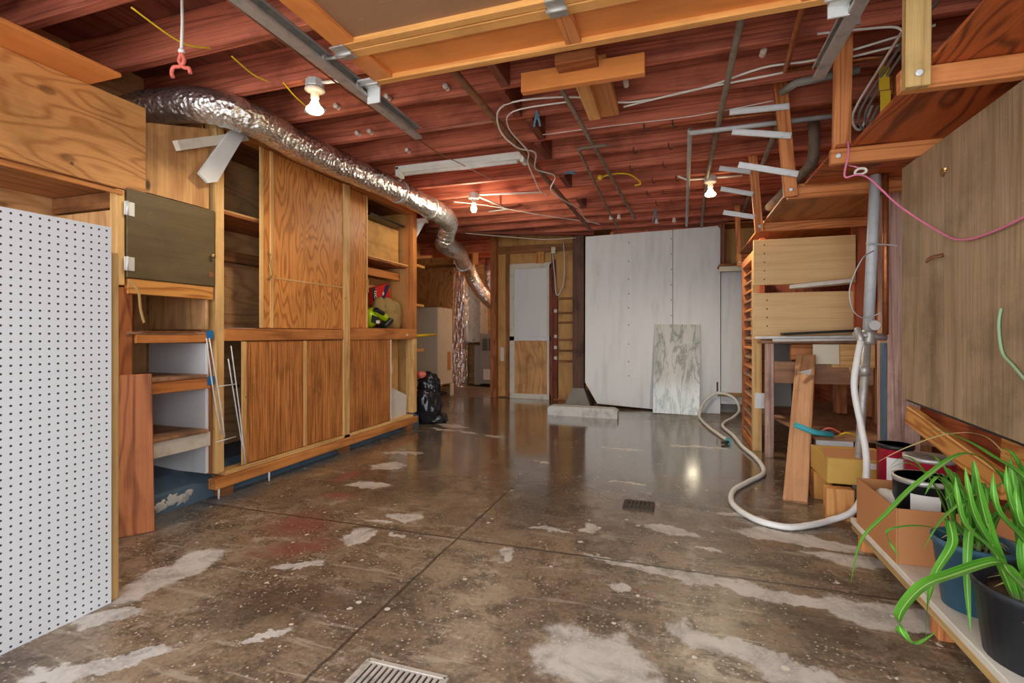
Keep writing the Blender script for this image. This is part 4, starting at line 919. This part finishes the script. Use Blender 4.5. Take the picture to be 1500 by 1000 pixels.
# ---------------------------------------------------------------- long hanging shelf above the work side
t = thing('hanging_shelf', 'long overhead plywood shelf hung from the joists by orange timber hangers', 'shelf', (1.1, 3.6, 1.82))
bx('deck', 'shelf_ply', 0.79, 1.585, 0.95, 2.73, 1.89, 1.905, t, 0.001)
bx('deck', 'shelf_ply', 0.73, 1.585, 2.735, 3.36, 1.89, 1.905, t, 0.001)
bx('deck', 'shelf_ply2', 0.66, 1.585, 3.365, 6.3, 1.885, 1.90, t, 0.001)
for xa, y, dz in ((0.715, 1.99, 0), (0.705, 2.74, 0), (0.64, 3.36, -0.005), (0.60, 4.36, -0.005), (0.63, 6.0, -0.005)):
    bx('ledger', 'hanger', xa, 1.585, y, y + 0.04, 1.815, 1.888 + dz, t)
def hang(p0, p1, w, mat, bolt):
    h = bm_('hanger', mat, p0, p1, w, 0.035, t, up=(0, 1, 0))
    b = B(); b.lathe([(0.011, 0), (0.013, -0.004), (0.008, -0.008)], bolt, 10, 'y'); b.done('bolt', 'steel_pale', h)
hang((0.75, 1.97, 1.81), (0.755, 1.97, 2.60), 0.07, 'oldpine', (0.75, 1.951, 1.85))
hang((0.763, 2.80, 1.885), (0.775, 2.80, 2.60), 0.075, 'hanger', (0.735, 2.738, 1.85))
hang((0.65, 3.34, 1.82), (0.592, 3.34, 2.53), 0.072, 'hanger', (0.648, 3.321, 1.86))
hang((0.625, 4.34, 1.81), (0.572, 4.34, 2.47), 0.06, 'hanger', (0.625, 4.321, 1.85))
hang((0.665, 5.98, 1.75), (0.635, 5.98, 2.54), 0.05, 'hanger', (0.663, 5.961, 1.79))
SL = [((0.31, 3.30, 2.355), (0.635, 3.30, 2.345), 'topmost metal drawer slide screwed across the middle shelf hanger'), ((0.325, 3.30, 2.235), (0.645, 3.30, 2.17), 'second metal drawer slide down on the middle shelf hanger'), ((0.36, 3.30, 2.03), (0.68, 3.30, 1.94), 'lowest metal drawer slide on the middle shelf hanger'),
      ((0.33, 4.30, 2.33), (0.56, 4.30, 2.275), 'top metal drawer slide on the fourth hanger back'), ((0.34, 4.30, 2.165), (0.575, 4.30, 2.10), 'middle metal drawer slide on the fourth hanger back'), ((0.36, 4.30, 1.975), (0.585, 4.30, 1.92), 'bottom metal drawer slide on the fourth hanger back')]
for a, b_, lb in SL:
    q = thing('drawer_slide', lb, 'drawer slide', a, 'metal drawer slides on the shelf hangers')
    bm_('channel', 'steel_pale', a, b_, 0.012, 0.036, q, bev=0.001)
    a2, b2 = Vector(a) + Vector((0, -0.007, 0)), Vector(b_) + Vector((0, -0.007, 0))
    bm_('inner_rail', 'white', a2.lerp(b2, 0.03), a2.lerp(b2, 0.97), 0.005, 0.016, q, bev=0.001)
# wires, tags and pipes behind the near hangers
for i, (dx, lb) in enumerate(((0, 'outermost grey cable in the bundle above the hanging shelf'), (0.03, 'middle grey cable in the bundle above the hanging shelf'), (0.06, 'innermost grey cable in the bundle above the hanging shelf'))):
    wire('wire_white' if i == 0 else 'conc', [(0.93 + dx, 1.7, 2.36), (0.95 + dx, 2.3, 2.37), (0.97 + dx, 2.9, 2.34), (0.93 + dx, 3.2, 2.22), (0.99 + dx, 3.3, 2.16), (1.02 + dx, 3.2, 2.25)], 0.007, lb)
wire('wire_white', [(0.62, 2.62, 2.385), (0.85, 2.66, 2.39), (0.95, 2.66, 2.37), (0.98, 2.66, 2.30), (1.0, 2.62, 2.26)], 0.006, 'white wire curling down beside the nearest bare hanger')
for x, z, lb in ((0.985, 2.30, 'upper yellow tag hanging in the cable bundle'), (0.99, 2.17, 'lower yellow tag hanging in the cable bundle')):
    tag(bx('yellow_tag', 'yellow', x, x + 0.045, 3.0, 3.003, z - 0.055, z + 0.07, bev=0), lb, 'tag')
tag(tb('pipe', 'copper', [(1.06, 3.0, 2.39), (1.06, 3.0, 1.92)], 0.016, n=10), 'short upright copper pipe behind the yellow tags', 'pipe')

# ---------------------------------------------------------------- water pipes with valve and hose
t = thing('water_pipe', 'grey water pipe rising from the floor to the hanging shelf with brass hose valve', 'pipe', (0.95, 3.2, 0))
tb('upper_pipe', 'pipe_grey', [(1.053, 3.26, 1.885), (1.015, 3.25, 1.0)], 0.027, t, 14)
tb('lower_pipe', 'steel', [(1.012, 3.25, 0.99), (0.985, 3.24, 0.6), (0.94, 3.22, 0.0)], 0.021, t, 12)
v = B(); v.tube([(0.94, 3.22, 1.0), (1.10, 3.26, 0.985)], 0.02, 12); v.lathe([(0.03, -0.04), (0.034, -0.02), (0.034, 0.02), (0.03, 0.04)], (1.016, 3.25, 0.985), 14)
v.tube([(1.016, 3.22, 1.04), (1.016, 3.16, 1.05)], 0.012, 10); v.lathe([(0.026, -0.008), (0.03, 0), (0.026, 0.008)], (1.016, 3.155, 1.05), 14, 'y'); v.tube([(0.95, 3.2, 1.03), (0.95, 3.17, 1.0), (0.955, 3.16, 0.965)], 0.017, 10, 4)
v.done('valve', 'steel', t)
v = B(); v.lathe([(0.026, -0.03), (0.03, 0), (0.026, 0.03)], (0.995, 3.245, 0.80), 14); v.done('coupling', 'steel', t)
v = B(); v.tube([(0.975, 3.24, 0.80), (0.92, 3.235, 0.80)], 0.008, 8); v.lathe([(0.016, -0.004), (0.018, 0.004)], (0.925, 3.23, 0.80), 10, 'x'); v.done('drain_tap', 'brass', t)
tag(tb('pipe', 'copper', [(1.10, 3.26, 1.885), (1.10, 3.26, 1.0)], 0.015, n=12), 'upright copper pipe beside the grey water pipe', 'pipe')
H = [(0.953, 3.155, 0.965), (0.93, 3.13, 0.88), (0.905, 3.10, 0.72), (0.93, 3.08, 0.52), (0.945, 3.05, 0.36), (0.93, 3.03, 0.20), (0.88, 3.03, 0.08), (0.78, 3.02, 0.025), (0.65, 2.92, 0.0165), (0.53, 2.86, 0.0165), (0.40, 2.93, 0.0165), (0.315, 3.15, 0.0165), (0.345, 3.42, 0.0165), (0.46, 3.66, 0.0165), (0.585, 3.9, 0.0165), (0.615, 4.15, 0.0165), (0.60, 4.45, 0.0165), (0.555, 4.8, 0.0165), (0.53, 5.3, 0.0165), (0.48, 5.75, 0.0165), (0.52, 6.05, 0.02), (0.63, 6.25, 0.05), (0.72, 6.5, 0.10), (0.70, 6.72, 0.20), (0.58, 6.76, 0.26), (0.45, 6.74, 0.25), (0.32, 6.62, 0.14), (0.27, 6.4, 0.03), (0.28, 6.15, 0.0165), (0.33, 5.7, 0.0165), (0.42, 5.2, 0.0165), (0.46, 5.02, 0.0165)]
t = thing('garden_hose', 'white garden hose running from the valve in loops across the wet floor', 'hose', (0.5, 4.0, 0))
tb('tube', 'hose', H, 0.0165, t, 12, 6)
b = B(); b.tube([(0.46, 5.03, 0.02), (0.455, 4.95, 0.02)], 0.024, 12); b.done('coupling', 'teal', t)
b = B(); b.tube([(0.455, 4.955, 0.018), (0.40, 4.90, 0.018)], 0.014, 10); b.done('nozzle', 'cast', t)
wire('pipe_grey', [(1.03, 3.215, 1.46), (0.94, 3.1, 1.40), (0.885, 3.1, 1.25), (0.90, 3.1, 1.13), (0.98, 3.18, 1.09), (1.06, 3.2, 1.12)], 0.003, 'thin wire looped around the grey water pipe')
wire('pipe_grey', [(0.99, 3.2, 1.50), (1.045, 3.215, 1.495), (1.12, 3.235, 1.49), (1.14, 3.22, 1.48)], 0.004, 'short tie wire binding the grey and copper pipes')

# ---------------------------------------------------------------- work bench area
t = thing('slat_door', 'narrow slatted louvre door standing on edge between white panel and work bench', 'door', (0.65, 5.0, 0))
bx('stile', 'pine', 0.625, 0.70, 4.72, 4.76, 0.0, 1.72, t); bx('stile', 'red_board', 0.625, 0.70, 5.40, 5.44, 0.0, 1.72, t)
bx('rail', 'hanger', 0.625, 0.70, 4.76, 5.40, 0.0, 0.07, t); bx('rail', 'hanger', 0.625, 0.70, 4.76, 5.40, 1.65, 1.72, t)
for i in range(18):
    z = 0.11 + i * 0.0865
    bm_('slat', 'rail' if i % 2 else 'deck', (0.66, 4.76, z), (0.66, 5.40, z), 0.055, 0.012, t, up=(-0.75, 0, 0.66), bev=0.001)
h = bx('hinge', 'steel_pale', 0.645, 0.74, 4.712, 4.719, 0.37, 0.50, t, 0.001)
t = thing('work_bench', 'old wooden work bench with a lower plywood deck behind the leaning board', 'bench', (1.1, 4.8, 0))
bx('leg', 'post_blue', 0.695, 0.755, 4.50, 4.56, 0.0, 0.93, t); bx('leg', 'old', 1.45, 1.51, 4.50, 4.56, 0.0, 0.93, t); bx('leg', 'old', 0.72, 0.78, 5.6, 5.66, 0.0, 0.93, t)
bx('top', 'deck', 0.66, 1.59, 4.47, 5.4, 0.93, 0.955, t)
bx('apron', 'deck', 0.757, 1.44, 4.49, 4.515, 0.61, 0.785, t); bx('apron', 'pine', 1.15, 1.44, 4.46, 4.488, 0.745, 0.925, t)
bx('inner_block', 'hanger', 0.90, 1.10, 4.62, 4.68, 0.79, 0.92, t)
b = B(); b.prism([(0.78, 5.9, 0.30), (0.78, 4.5, 0.30), (0.88, 3.79, 0.30), (1.58, 3.79, 0.30), (1.58, 5.9, 0.30)], (0, 0, 0.02)); b.done('lower_deck', 'deck', t)
bx('deck_skirt', 'white', 0.885, 1.1, 3.775, 3.79, 0.20, 0.30, t)
for x in (0.92, 1.5): bx('deck_foot', 'old', x - 0.03, x + 0.03, 3.80, 3.86, 0.0, 0.30, t)
tag(bx('cream_board', 'cream', 1.02, 1.20, 4.44, 4.456, 0.77, 0.925), 'cream painted board scrap under the bench top', 'board')
t = thing('storage_board', 'pale veneer slab with shelf pin holes, upper of two above the bench', 'board', (0.95, 4.5, 1.40))
bx('panel', 'slab', 0.605, 1.325, 4.50, 4.53, 1.405, 1.775, t)
b = B()
for i in range(5): b.lathe([(0.006, 0), (0.006, -0.002)], (0.685, 4.4995, 1.45 + 0.07 * i), 8, 'y')
b.done('pin_holes', 'wire_dark', t)
t = thing('storage_board', 'pale veneer slab with shelf pin holes, lower one resting on the bench top', 'board', (0.95, 4.5, 0.96))
bx('panel', 'slab', 0.605, 1.31, 4.50, 4.53, 0.962, 1.34, t)
b = B()
for i in range(4): b.lathe([(0.006, 0), (0.006, -0.002)], (0.705, 4.4995, 1.07 + 0.07 * i), 8, 'y')
b.done('pin_holes', 'wire_dark', t)
b = B(); b.beam((0.86, 4.47, 1.375), (1.27, 4.40, 1.405), 0.16, 0.03, bev=0.003)
tag(b.done('white_slat', 'white_wood'), 'white painted slat wedged between the two pale veneer slabs', 'slat')
struct(bx('wall_stud', 'redwall', 1.33, 1.43, 4.55, 4.65, 0.95, 2.3)); struct(bx('wall_stud', 'redwall', 0.66, 0.70, 4.56, 4.66, 0.96, 1.80)); struct(bx('wall_stud', 'red_board', 1.46, 1.52, 4.70, 4.80, 0.34, 2.3)); struct(bx('wall_stud', 'red_board', 1.30, 1.38, 4.9, 5.0, 0.33, 0.92))
struct(bx('wall_stud', 'post', 1.08, 1.14, 5.5, 5.56, 0.33, 0.92))
struct(bx('wall_right_lining', 'beam', 0.80, 1.58, 5.42, 5.45, 0.96, 1.88))
tag(bx('grey_panel', 'furnace', 0.80, 1.02, 5.2, 5.22, 0.33, 0.92), 'grey panel standing at the back under the bench', 'panel')
for p0, p1, w, lb in (((0.60, 4.40, 0.975), (1.40, 4.46, 0.985), 0.05, 'front aluminium strip lying along the bench top'), ((0.72, 4.33, 0.955), (1.38, 4.40, 0.965), 0.035, 'aluminium strip overhanging the bench top edge')):
    tag(bm_('metal_strip', 'steel_pale', p0, p1, w, 0.02), lb, 'metal strip')
tag(bm_('black_board', 'black', (0.80, 4.42, 1.005), (1.38, 4.44, 1.035), 0.12, 0.018), 'thin black board resting on the aluminium strips', 'board')
t = thing('leaning_plank', 'brown plank with a steel bracket leaning against the work bench', 'plank', (0.8, 3.8, 0))
bm_('plank', 'plank', (0.675, 3.34, 0.005), (0.965, 4.41, 0.83), 0.13, 0.035, t, up=(-0.3, -0.7, 0.9))
b = B(); b.prism([(0.86, 4.18, 0.72), (0.94, 4.20, 0.70), (0.955, 4.21, 0.745)], (0, -0.02, 0.0)); b.done('bracket', 'steel_pale', t)
# blocks and crate
tag(bx('wood_block', 'pine_grain', 0.80, 0.90, 3.46, 3.56, 0.0, 0.165, axis=2), 'pine block under the far side of the golden box', 'block')
tag(bx('plywood_block', 'ply_upper', 0.775, 0.905, 3.09, 3.16, 0.0, 0.17), 'plywood block on the floor in front of the golden box', 'block')
t = thing('golden_box', 'shallow golden cardboard box resting on wood blocks by the hose', 'box', (0.94, 3.33, 0.17))
bm_('tray', 'card_gold', (0.80, 3.36, 0.245), (1.14, 3.36, 0.245), 0.36, 0.14, t); bm_('flap', 'card', (0.80, 3.25, 0.325), (1.14, 3.25, 0.325), 0.14, 0.006, t, up=(0, -0.25, 0.97))
bx('tape', 'label_white', 1.0, 1.10, 3.176, 3.18, 0.27, 0.30, t, 0)
tag(tb('teal_tool', 'teal', [(0.73, 3.62, 0.42), (0.84, 3.64, 0.375), (0.95, 3.66, 0.36)], 0.018, n=10), 'teal plastic tool lying on the lower bench deck behind the golden box', 'tool')
for c, pts, lb in (('wire_dark', [(0.86, 3.78, 0.335), (0.93, 3.82, 0.37), (1.0, 3.80, 0.34), (1.06, 3.86, 0.36)], 'dark wire tangle on the lower bench deck'), ('coral', [(0.90, 3.84, 0.335), (0.97, 3.80, 0.38), (1.05, 3.82, 0.34)], 'red wire among the tangle on the lower bench deck'), ('yellow', [(1.02, 3.80, 0.335), (1.06, 3.77, 0.36), (1.12, 3.80, 0.34)], 'yellow wire among the tangle on the lower bench deck')):
    wire(c, pts, 0.006, lb)

# ---------------------------------------------------------------- post, brown board, braces
t = thing('corner_post', 'thick paint stained timber post behind the copper pipe and brown board', 'post', (1.29, 3.66, 0))
bx('shaft', 'post_blue', 1.22, 1.385, 3.58, 3.75, 0.0, 1.88, t)
bx('blue_edge', 'curb', 1.205, 1.22, 3.59, 3.66, 0.0, 0.95, t)
for z in (0.98, 1.06):
    b = B(); b.lathe([(0.010, 0), (0.011, -0.004), (0.006, -0.008)], (1.33, 3.579, z), 10, 'y'); b.done('bolt', 'steel_pale', t)
t = thing('brown_board', 'large worn brown hardboard sheet standing along the right wall above the plants', 'board', (1.26, 2.5, 0.6))
def sheet(n, y0, y1, za0, za1, zb0, zb1):
    b = B(); b.prism([(1.05, y0, za0), (1.05, y1, za1), (1.05, y1, zb1), (1.05, y0, zb0)], (0.018, 0, 0), (0, 0, 1)); return b.done(n, 'hard', t)
sheet('near_sheet', 0.9, 2.508, 0.60, 0.677, 1.81, 1.81); sheet('far_sheet', 2.511, 2.91, 0.677, 0.693, 1.81, 1.81)
b = B(); b.prism([(1.069, 0.9, 0.585), (1.069, 2.91, 0.678), (1.069, 2.91, 0.715), (1.069, 0.9, 0.63)], (0.025, 0, 0)); b.done('bottom_batten', 'black', t)
b = B(); b.blob((1.048, 2.51, 1.67), (0.008, 0.026, 0.018), 0.3, 9, 2); b.tube([(1.046, 2.49, 1.675), (1.034, 2.46, 1.67)], 0.005, 6); b.done('latch', 'brass', t)
b = B(); b.tube([(1.049, 2.505, 1.325), (1.02, 2.52, 1.32), (1.015, 2.57, 1.31), (1.025, 2.56, 1.328), (1.049, 2.512, 1.332)], 0.005, 6, 4); b.done('pull_cord', 'pipe_rust', t)
tag(bm_('brace', 'pine_grain', (1.115, 3.0, 0.60), (1.115, 2.22, 0.455), 0.035, 0.09, up=(0, 0.2, 1)), 'light pine brace sloping down below the far end of the brown board', 'brace')
tag(bm_('brace', 'pine_grain', (1.16, 2.32, 0.58), (1.16, 1.5, 0.50), 0.035, 0.09, up=(0, 0.2, 1)), 'light pine brace under the near end of the brown board behind the plant', 'brace')
t = thing('pink_cord', 'pink cord with a white cleat hanging from the shelf and sagging across the brown board', 'cord', (1.0, 2.7, 1.5))
tb('cord', 'pink', [(0.77, 2.725, 1.91), (0.765, 2.70, 1.84), (0.75, 2.70, 1.74), (0.80, 2.70, 1.742), (0.86, 2.72, 1.72), (0.95, 2.65, 1.57), (1.03, 2.46, 1.405), (1.035, 2.33, 1.36), (1.035, 2.2, 1.352), (1.035, 2.0, 1.366), (1.035, 1.6, 1.43)], 0.0045, t, 8, 6)
b = B(); b.tube([(0.775, 2.735, 1.80), (0.80, 2.73, 1.79), (0.82, 2.73, 1.78)], 0.004, 6); b.done('short_loop', 'pink', t)
b = B(); b.tube([(0.80, 2.73, 1.765), (0.815, 2.73, 1.778), (0.84, 2.73, 1.776), (0.845, 2.73, 1.762), (0.825, 2.73, 1.752), (0.803, 2.73, 1.755), (0.80, 2.73, 1.765)], 0.006, 8, 4); b.done('cleat', 'label_white', t)
wire('green_cord', [(1.044, 2.115, 1.09), (1.042, 2.125, 1.03), (1.042, 2.105, 0.94), (1.042, 2.05, 0.90), (1.042, 1.95, 0.83)], 0.005, 'pale green cord trailing down the brown board', 6, 'trailing_cord', 'cord')

# ---------------------------------------------------------------- low plank with plants, box and paint cans
t = thing('low_plank', 'low whitewashed plank bench carrying the plants and cardboard box', 'plank', (1.0, 2.0, 0))
bx('top', 'white_wood', 0.795, 1.25, 1.1, 2.78, 0.10, 0.125, t, axis=1); bx('lip', 'oldpine', 0.795, 0.815, 1.1, 2.76, 0.075, 0.10, t)
for y in (1.98, 2.68, 1.2): bx('leg', 'hanger', 0.815, 0.86, y, y + 0.06, 0.0, 0.10, t)
t = thing('cardboard_box', 'open brown cardboard box on the plank holding paint cans', 'box', (1.0, 2.5, 0.125))
bx('floor', 'card', 0.802, 1.20, 2.275, 2.70, 0.126, 0.132, t, 0); bx('side', 'card', 0.80, 0.806, 2.27, 2.705, 0.126, 0.335, t, 0); bx('side', 'card', 1.196, 1.202, 2.27, 2.705, 0.126, 0.335, t, 0)
bx('side', 'card', 0.807, 1.195, 2.27, 2.276, 0.126, 0.335, t, 0); bx('side', 'card', 0.807, 1.195, 2.699, 2.705, 0.126, 0.335, t, 0)
def can(x, y, z, r, h, body, label, lb, lid='steel'):
    t = thing('paint_can', lb, 'paint can', (x, y, z))
    b = B(); b.lathe([(r, 0), (r, h - 0.006), (r + 0.003, h - 0.004), (r + 0.003, h), (r - 0.006, h)], (x, y, z), 28); b.done('body', body, t)
    b = B(); b.lathe([(r + 0.001, h - 0.02), (r + 0.004, h - 0.012), (r + 0.004, h + 0.001), (r - 0.008, h + 0.001)], (x, y, z), 28); b.done('rim', 'steel' if lid == 'steel' else 'black', t)
    b = B(); b.lathe([(r - 0.006, h), (r - 0.010, h - 0.003), (0.01, h - 0.003)], (x, y, z + 0.001), 28); b.done('lid', lid, t)
    if label:
        b = B(); n = 8; a0 = math.radians(225); rings = []
        P = [(x + (r + 0.0015) * math.cos(a0 + i * 0.13), y + (r + 0.0015) * math.sin(a0 + i * 0.13)) for i in range(n)]
        lo = [b.bm.verts.new((p[0], p[1], z + h * 0.25)) for p in P]; hi = [b.bm.verts.new((p[0], p[1], z + h * 0.8)) for p in P]
        for i in range(n - 1): b.bm.faces.new((lo[i], lo[i + 1], hi[i + 1], hi[i]))
        b.done('label', label, t)
    return t
can(0.995, 2.54, 0.133, 0.108, 0.268, 'black', 'label_white', 'dark paint can with a white label standing in the cardboard box')
tag(bx('low_crate', 'old', 1.0, 1.27, 2.78, 3.2, 0.0, 0.13), 'low wooden crate on the floor carrying the two crimson paint cans', 'crate')
q = can(1.155, 2.90, 0.131, 0.098, 0.285, 'crimson', 'label_white', 'wide crimson and white paint can with a silver lid behind the cardboard box')
can(1.085, 3.09, 0.131, 0.078, 0.30, 'crimson', 'label_white', 'narrow crimson paint can with a black lid closest to the grey water pipe', 'black')
tag(B().blob((0.90, 2.60, 0.26), (0.07, 0.08, 0.06), 0.3, 8, 3, 3).done('rag', 'paper'), 'grey white rag bunched in the far end of the cardboard box', 'rag')
tag(B().lathe([(0.045, 0), (0.045, 0.10), (0.040, 0.102)], (0.89, 2.42, 0.133), 18).done('tin', 'steel'), 'small steel tin in the near end of the cardboard box', 'tin')

def pot(name_label, x, y, z, r0, r1, h, mat):
    t = thing('potted_plant', name_label, 'plant', (x, y, z))
    b = B(); b.lathe([(r0, 0), (r1 - 0.004, h - 0.02), (r1, h - 0.02), (r1 + 0.002, h), (r1 - 0.006, h), (r1 - 0.008, h - 0.03), (r0 - 0.004, h - 0.05)], (x, y, z), 36); b.done('pot', mat, t)
    b = B(); b.blob((x, y, z + h - 0.045), (r1 - 0.015, r1 - 0.015, 0.025), 0.15, 14, 4, 2); b.done('soil', 'soil', t)
    return t
# near plant
t = pot('strap leaved plant with long arching leaves in a wide black nursery pot', 0.935, 1.70, 0.126, 0.125, 0.15, 0.20, 'black_pot')
cx_, cy_, cz_ = 0.935, 1.70, 0.30
f = B(); W = 0.036
f.leaf([(0.90, 1.72, 0.30), (0.91, 1.80, 0.54), (0.81, 1.79, 0.654), (0.676, 1.748, 0.573), (0.585, 1.719, 0.48), (0.513, 1.695, 0.40), (0.483, 1.685, 0.275)], 0.024)
f.leaf([(0.93, 1.72, 0.30), (0.90, 1.68, 0.58), (0.777, 1.624, 0.687), (0.687, 1.594, 0.738), (0.606, 1.568, 0.758)], 0.022)
f.leaf([(0.90, 1.66, 0.30), (0.797, 1.578, 0.40), (0.765, 1.567, 0.43), (0.66, 1.533, 0.397), (0.589, 1.509, 0.368), (0.538, 1.493, 0.308), (0.535, 1.492, 0.262), (0.568, 1.502, 0.224), (0.621, 1.52, 0.255)], 0.040)
for tip, w in (((0.717, 1.604, 0.656), 0.030), ((0.694, 1.60, 0.63), 0.03), ((0.739, 1.612, 0.672), 0.034), ((0.76, 1.619, 0.59), 0.036)):
    f.leaf([(0.86 + R.uniform(-.01, .01), 1.665, 0.29), (0.80, 1.64, 0.42), (tip[0] + 0.02, tip[1] + 0.005, tip[2] - 0.12), tip], w)
for tip, w in (((0.842, 1.645, 0.617), 0.03), ((0.787, 1.627, 0.644), 0.028), ((0.90, 1.665, 0.60), 0.034), ((0.825, 1.65, 0.662), 0.026), ((0.86, 1.70, 0.68), 0.03), ((0.96, 1.72, 0.66), 0.034), ((0.92, 1.78, 0.66), 0.034)):
    f.leaf([(0.90 + R.uniform(-.03, .03), 1.69 + R.uniform(-.02, .02), 0.29), (0.89 + R.uniform(-.02, .02), 1.67, 0.44), (tip[0] + 0.008, tip[1], tip[2] - 0.10), tip], w)
for i in range(26):
    a = R.uniform(0, 2 * math.pi); rr = R.uniform(0.0, 0.07); L = R.uniform(0.28, 0.42); k = R.uniform(0.05, 0.20)
    bx_, by_ = cx_ + 0.02 + rr * math.cos(a), cy_ + rr * math.sin(a)
    dx, dy = math.cos(a) * k, math.sin(a) * k
    if bx_ + dx < 0.86: dx *= 0.3
    if bx_ + dx > 1.01: dx = 1.01 - bx_
    f.leaf([(bx_, by_, 0.29), (bx_ + dx * 0.25, by_ + dy * 0.25, 0.29 + L * 0.55), (bx_ + dx * 0.65, by_ + dy * 0.65, 0.29 + L * 0.9), (bx_ + dx, by_ + dy, 0.29 + L * R.uniform(0.7, 1.0))], R.uniform(0.020, 0.028))
f.done('foliage', 'leaf', t)
f = B(); f.leaf([(0.93, 1.72, 0.30), (0.92, 1.76, 0.55), (0.844, 1.751, 0.70), (0.74, 1.717, 0.722), (0.619, 1.677, 0.684), (0.536, 1.65, 0.641)], 0.012)
for i in range(6):
    a = R.uniform(2, 5); f.leaf([(0.93, 1.70, 0.29), (0.93 + 0.05 * math.cos(a), 1.70 + 0.05 * math.sin(a), 0.34), (0.93 + 0.11 * math.cos(a), 1.70 + 0.11 * math.sin(a), 0.315)], 0.014)
o_ = f.done('dry_leaves', 'leaf_dry', t); o_['label'] = 'thin yellowed leaves'
# farther plant
t = pot('smaller strap leaved plant in a scuffed blue plastic pot on the plank', 0.915, 1.985, 0.126, 0.085, 0.112, 0.215, 'blue_pot')
f = B()
f.leaf([(0.90, 1.96, 0.32), (0.756, 1.88, 0.40), (0.631, 1.839, 0.393), (0.64, 1.84, 0.34), (0.666, 1.85, 0.299)], 0.014)
f.leaf([(0.90, 1.95, 0.32), (0.80, 1.87, 0.43), (0.774, 1.80, 0.384), (0.715, 1.76, 0.301), (0.695, 1.753, 0.198), (0.690, 1.752, 0.08)], 0.026)
f.leaf([(0.91, 1.97, 0.32), (0.90, 1.93, 0.47), (0.881, 1.921, 0.501), (0.79, 1.89, 0.43), (0.73, 1.872, 0.33)], 0.018)
f.leaf([(0.91, 1.97, 0.32), (0.83, 1.91, 0.5), (0.783, 1.889, 0.571)], 0.02)
f.leaf([(0.92, 1.96, 0.32), (0.84, 1.85, 0.42), (0.80, 1.78, 0.30), (0.79, 1.74, 0.16)], 0.024)
for i in range(22):
    a = R.uniform(0, 2 * math.pi); rr = R.uniform(0.0, 0.05); L = R.uniform(0.16, 0.32); k = R.uniform(0.06, 0.24)
    bx_, by_ = 0.915 + rr * math.cos(a), 1.985 + rr * math.sin(a); dx, dy = math.cos(a) * k, math.sin(a) * k
    f.leaf([(bx_, by_, 0.31), (bx_ + dx * 0.3, by_ + dy * 0.3, 0.31 + L * 0.6), (bx_ + dx * 0.7, by_ + dy * 0.7, 0.31 + L * 0.9), (bx_ + dx, by_ + dy, 0.31 + L * R.uniform(0.55, 0.95))], R.uniform(0.014, 0.024))
f.done('foliage', 'leaf', t)
f = B()
for i in range(12):
    a = R.uniform(0, 6.28); f.leaf([(0.915, 1.985, 0.31), (0.915 + 0.05 * math.cos(a), 1.985 + 0.05 * math.sin(a), 0.36), (0.915 + 0.10 * math.cos(a), 1.985 + 0.10 * math.sin(a), R.uniform(0.33, 0.38))], 0.012)
o_ = f.done('dry_leaves', 'leaf_dry', t); o_['label'] = 'dry straw coloured leaves'

# ---------------------------------------------------------------- floor drains
def grate(name, c, sx, sy, n, rot, lb, mat):
    t = thing(name, lb, 'drain', (c[0], c[1], 0))
    b = B()
    for s in (-1, 1):
        b.box(-sx / 2, sx / 2, s * sy / 2 - 0.008, s * sy / 2 + 0.008, 0.0, 0.010, 0.001); b.box(s * sx / 2 - 0.008, s * sx / 2 + 0.008, -sy / 2, sy / 2, 0.0, 0.010, 0.001)
    for i in range(n):
        x = -sx / 2 + sx * (i + 0.5) / n; b.box(x - sx / n * 0.28, x + sx / n * 0.28, -sy / 2, sy / 2, 0.0, 0.008, 0)
    m = Matrix.Translation((c[0], c[1], 0)) @ Matrix.Rotation(math.radians(rot), 4, 'Z')
    for v in b.bm.verts: v.co = m @ v.co
    b.done('bars', mat, t)
    b = B(); b.box(-sx / 2, sx / 2, -sy / 2, sy / 2, 0.0005, 0.003, 0)
    for v in b.bm.verts: v.co = m @ v.co
    b.done('pit', 'black', t)
grate('floor_drain', (-0.76, 1.18), 0.26, 0.26, 14, 0, 'rectangular slotted floor drain nearest the garage entrance', 'grate')
grate('floor_drain', (-0.205, 2.99), 0.16, 0.14, 7, 0, 'small rusty floor drain in the middle of the floor', 'cast')
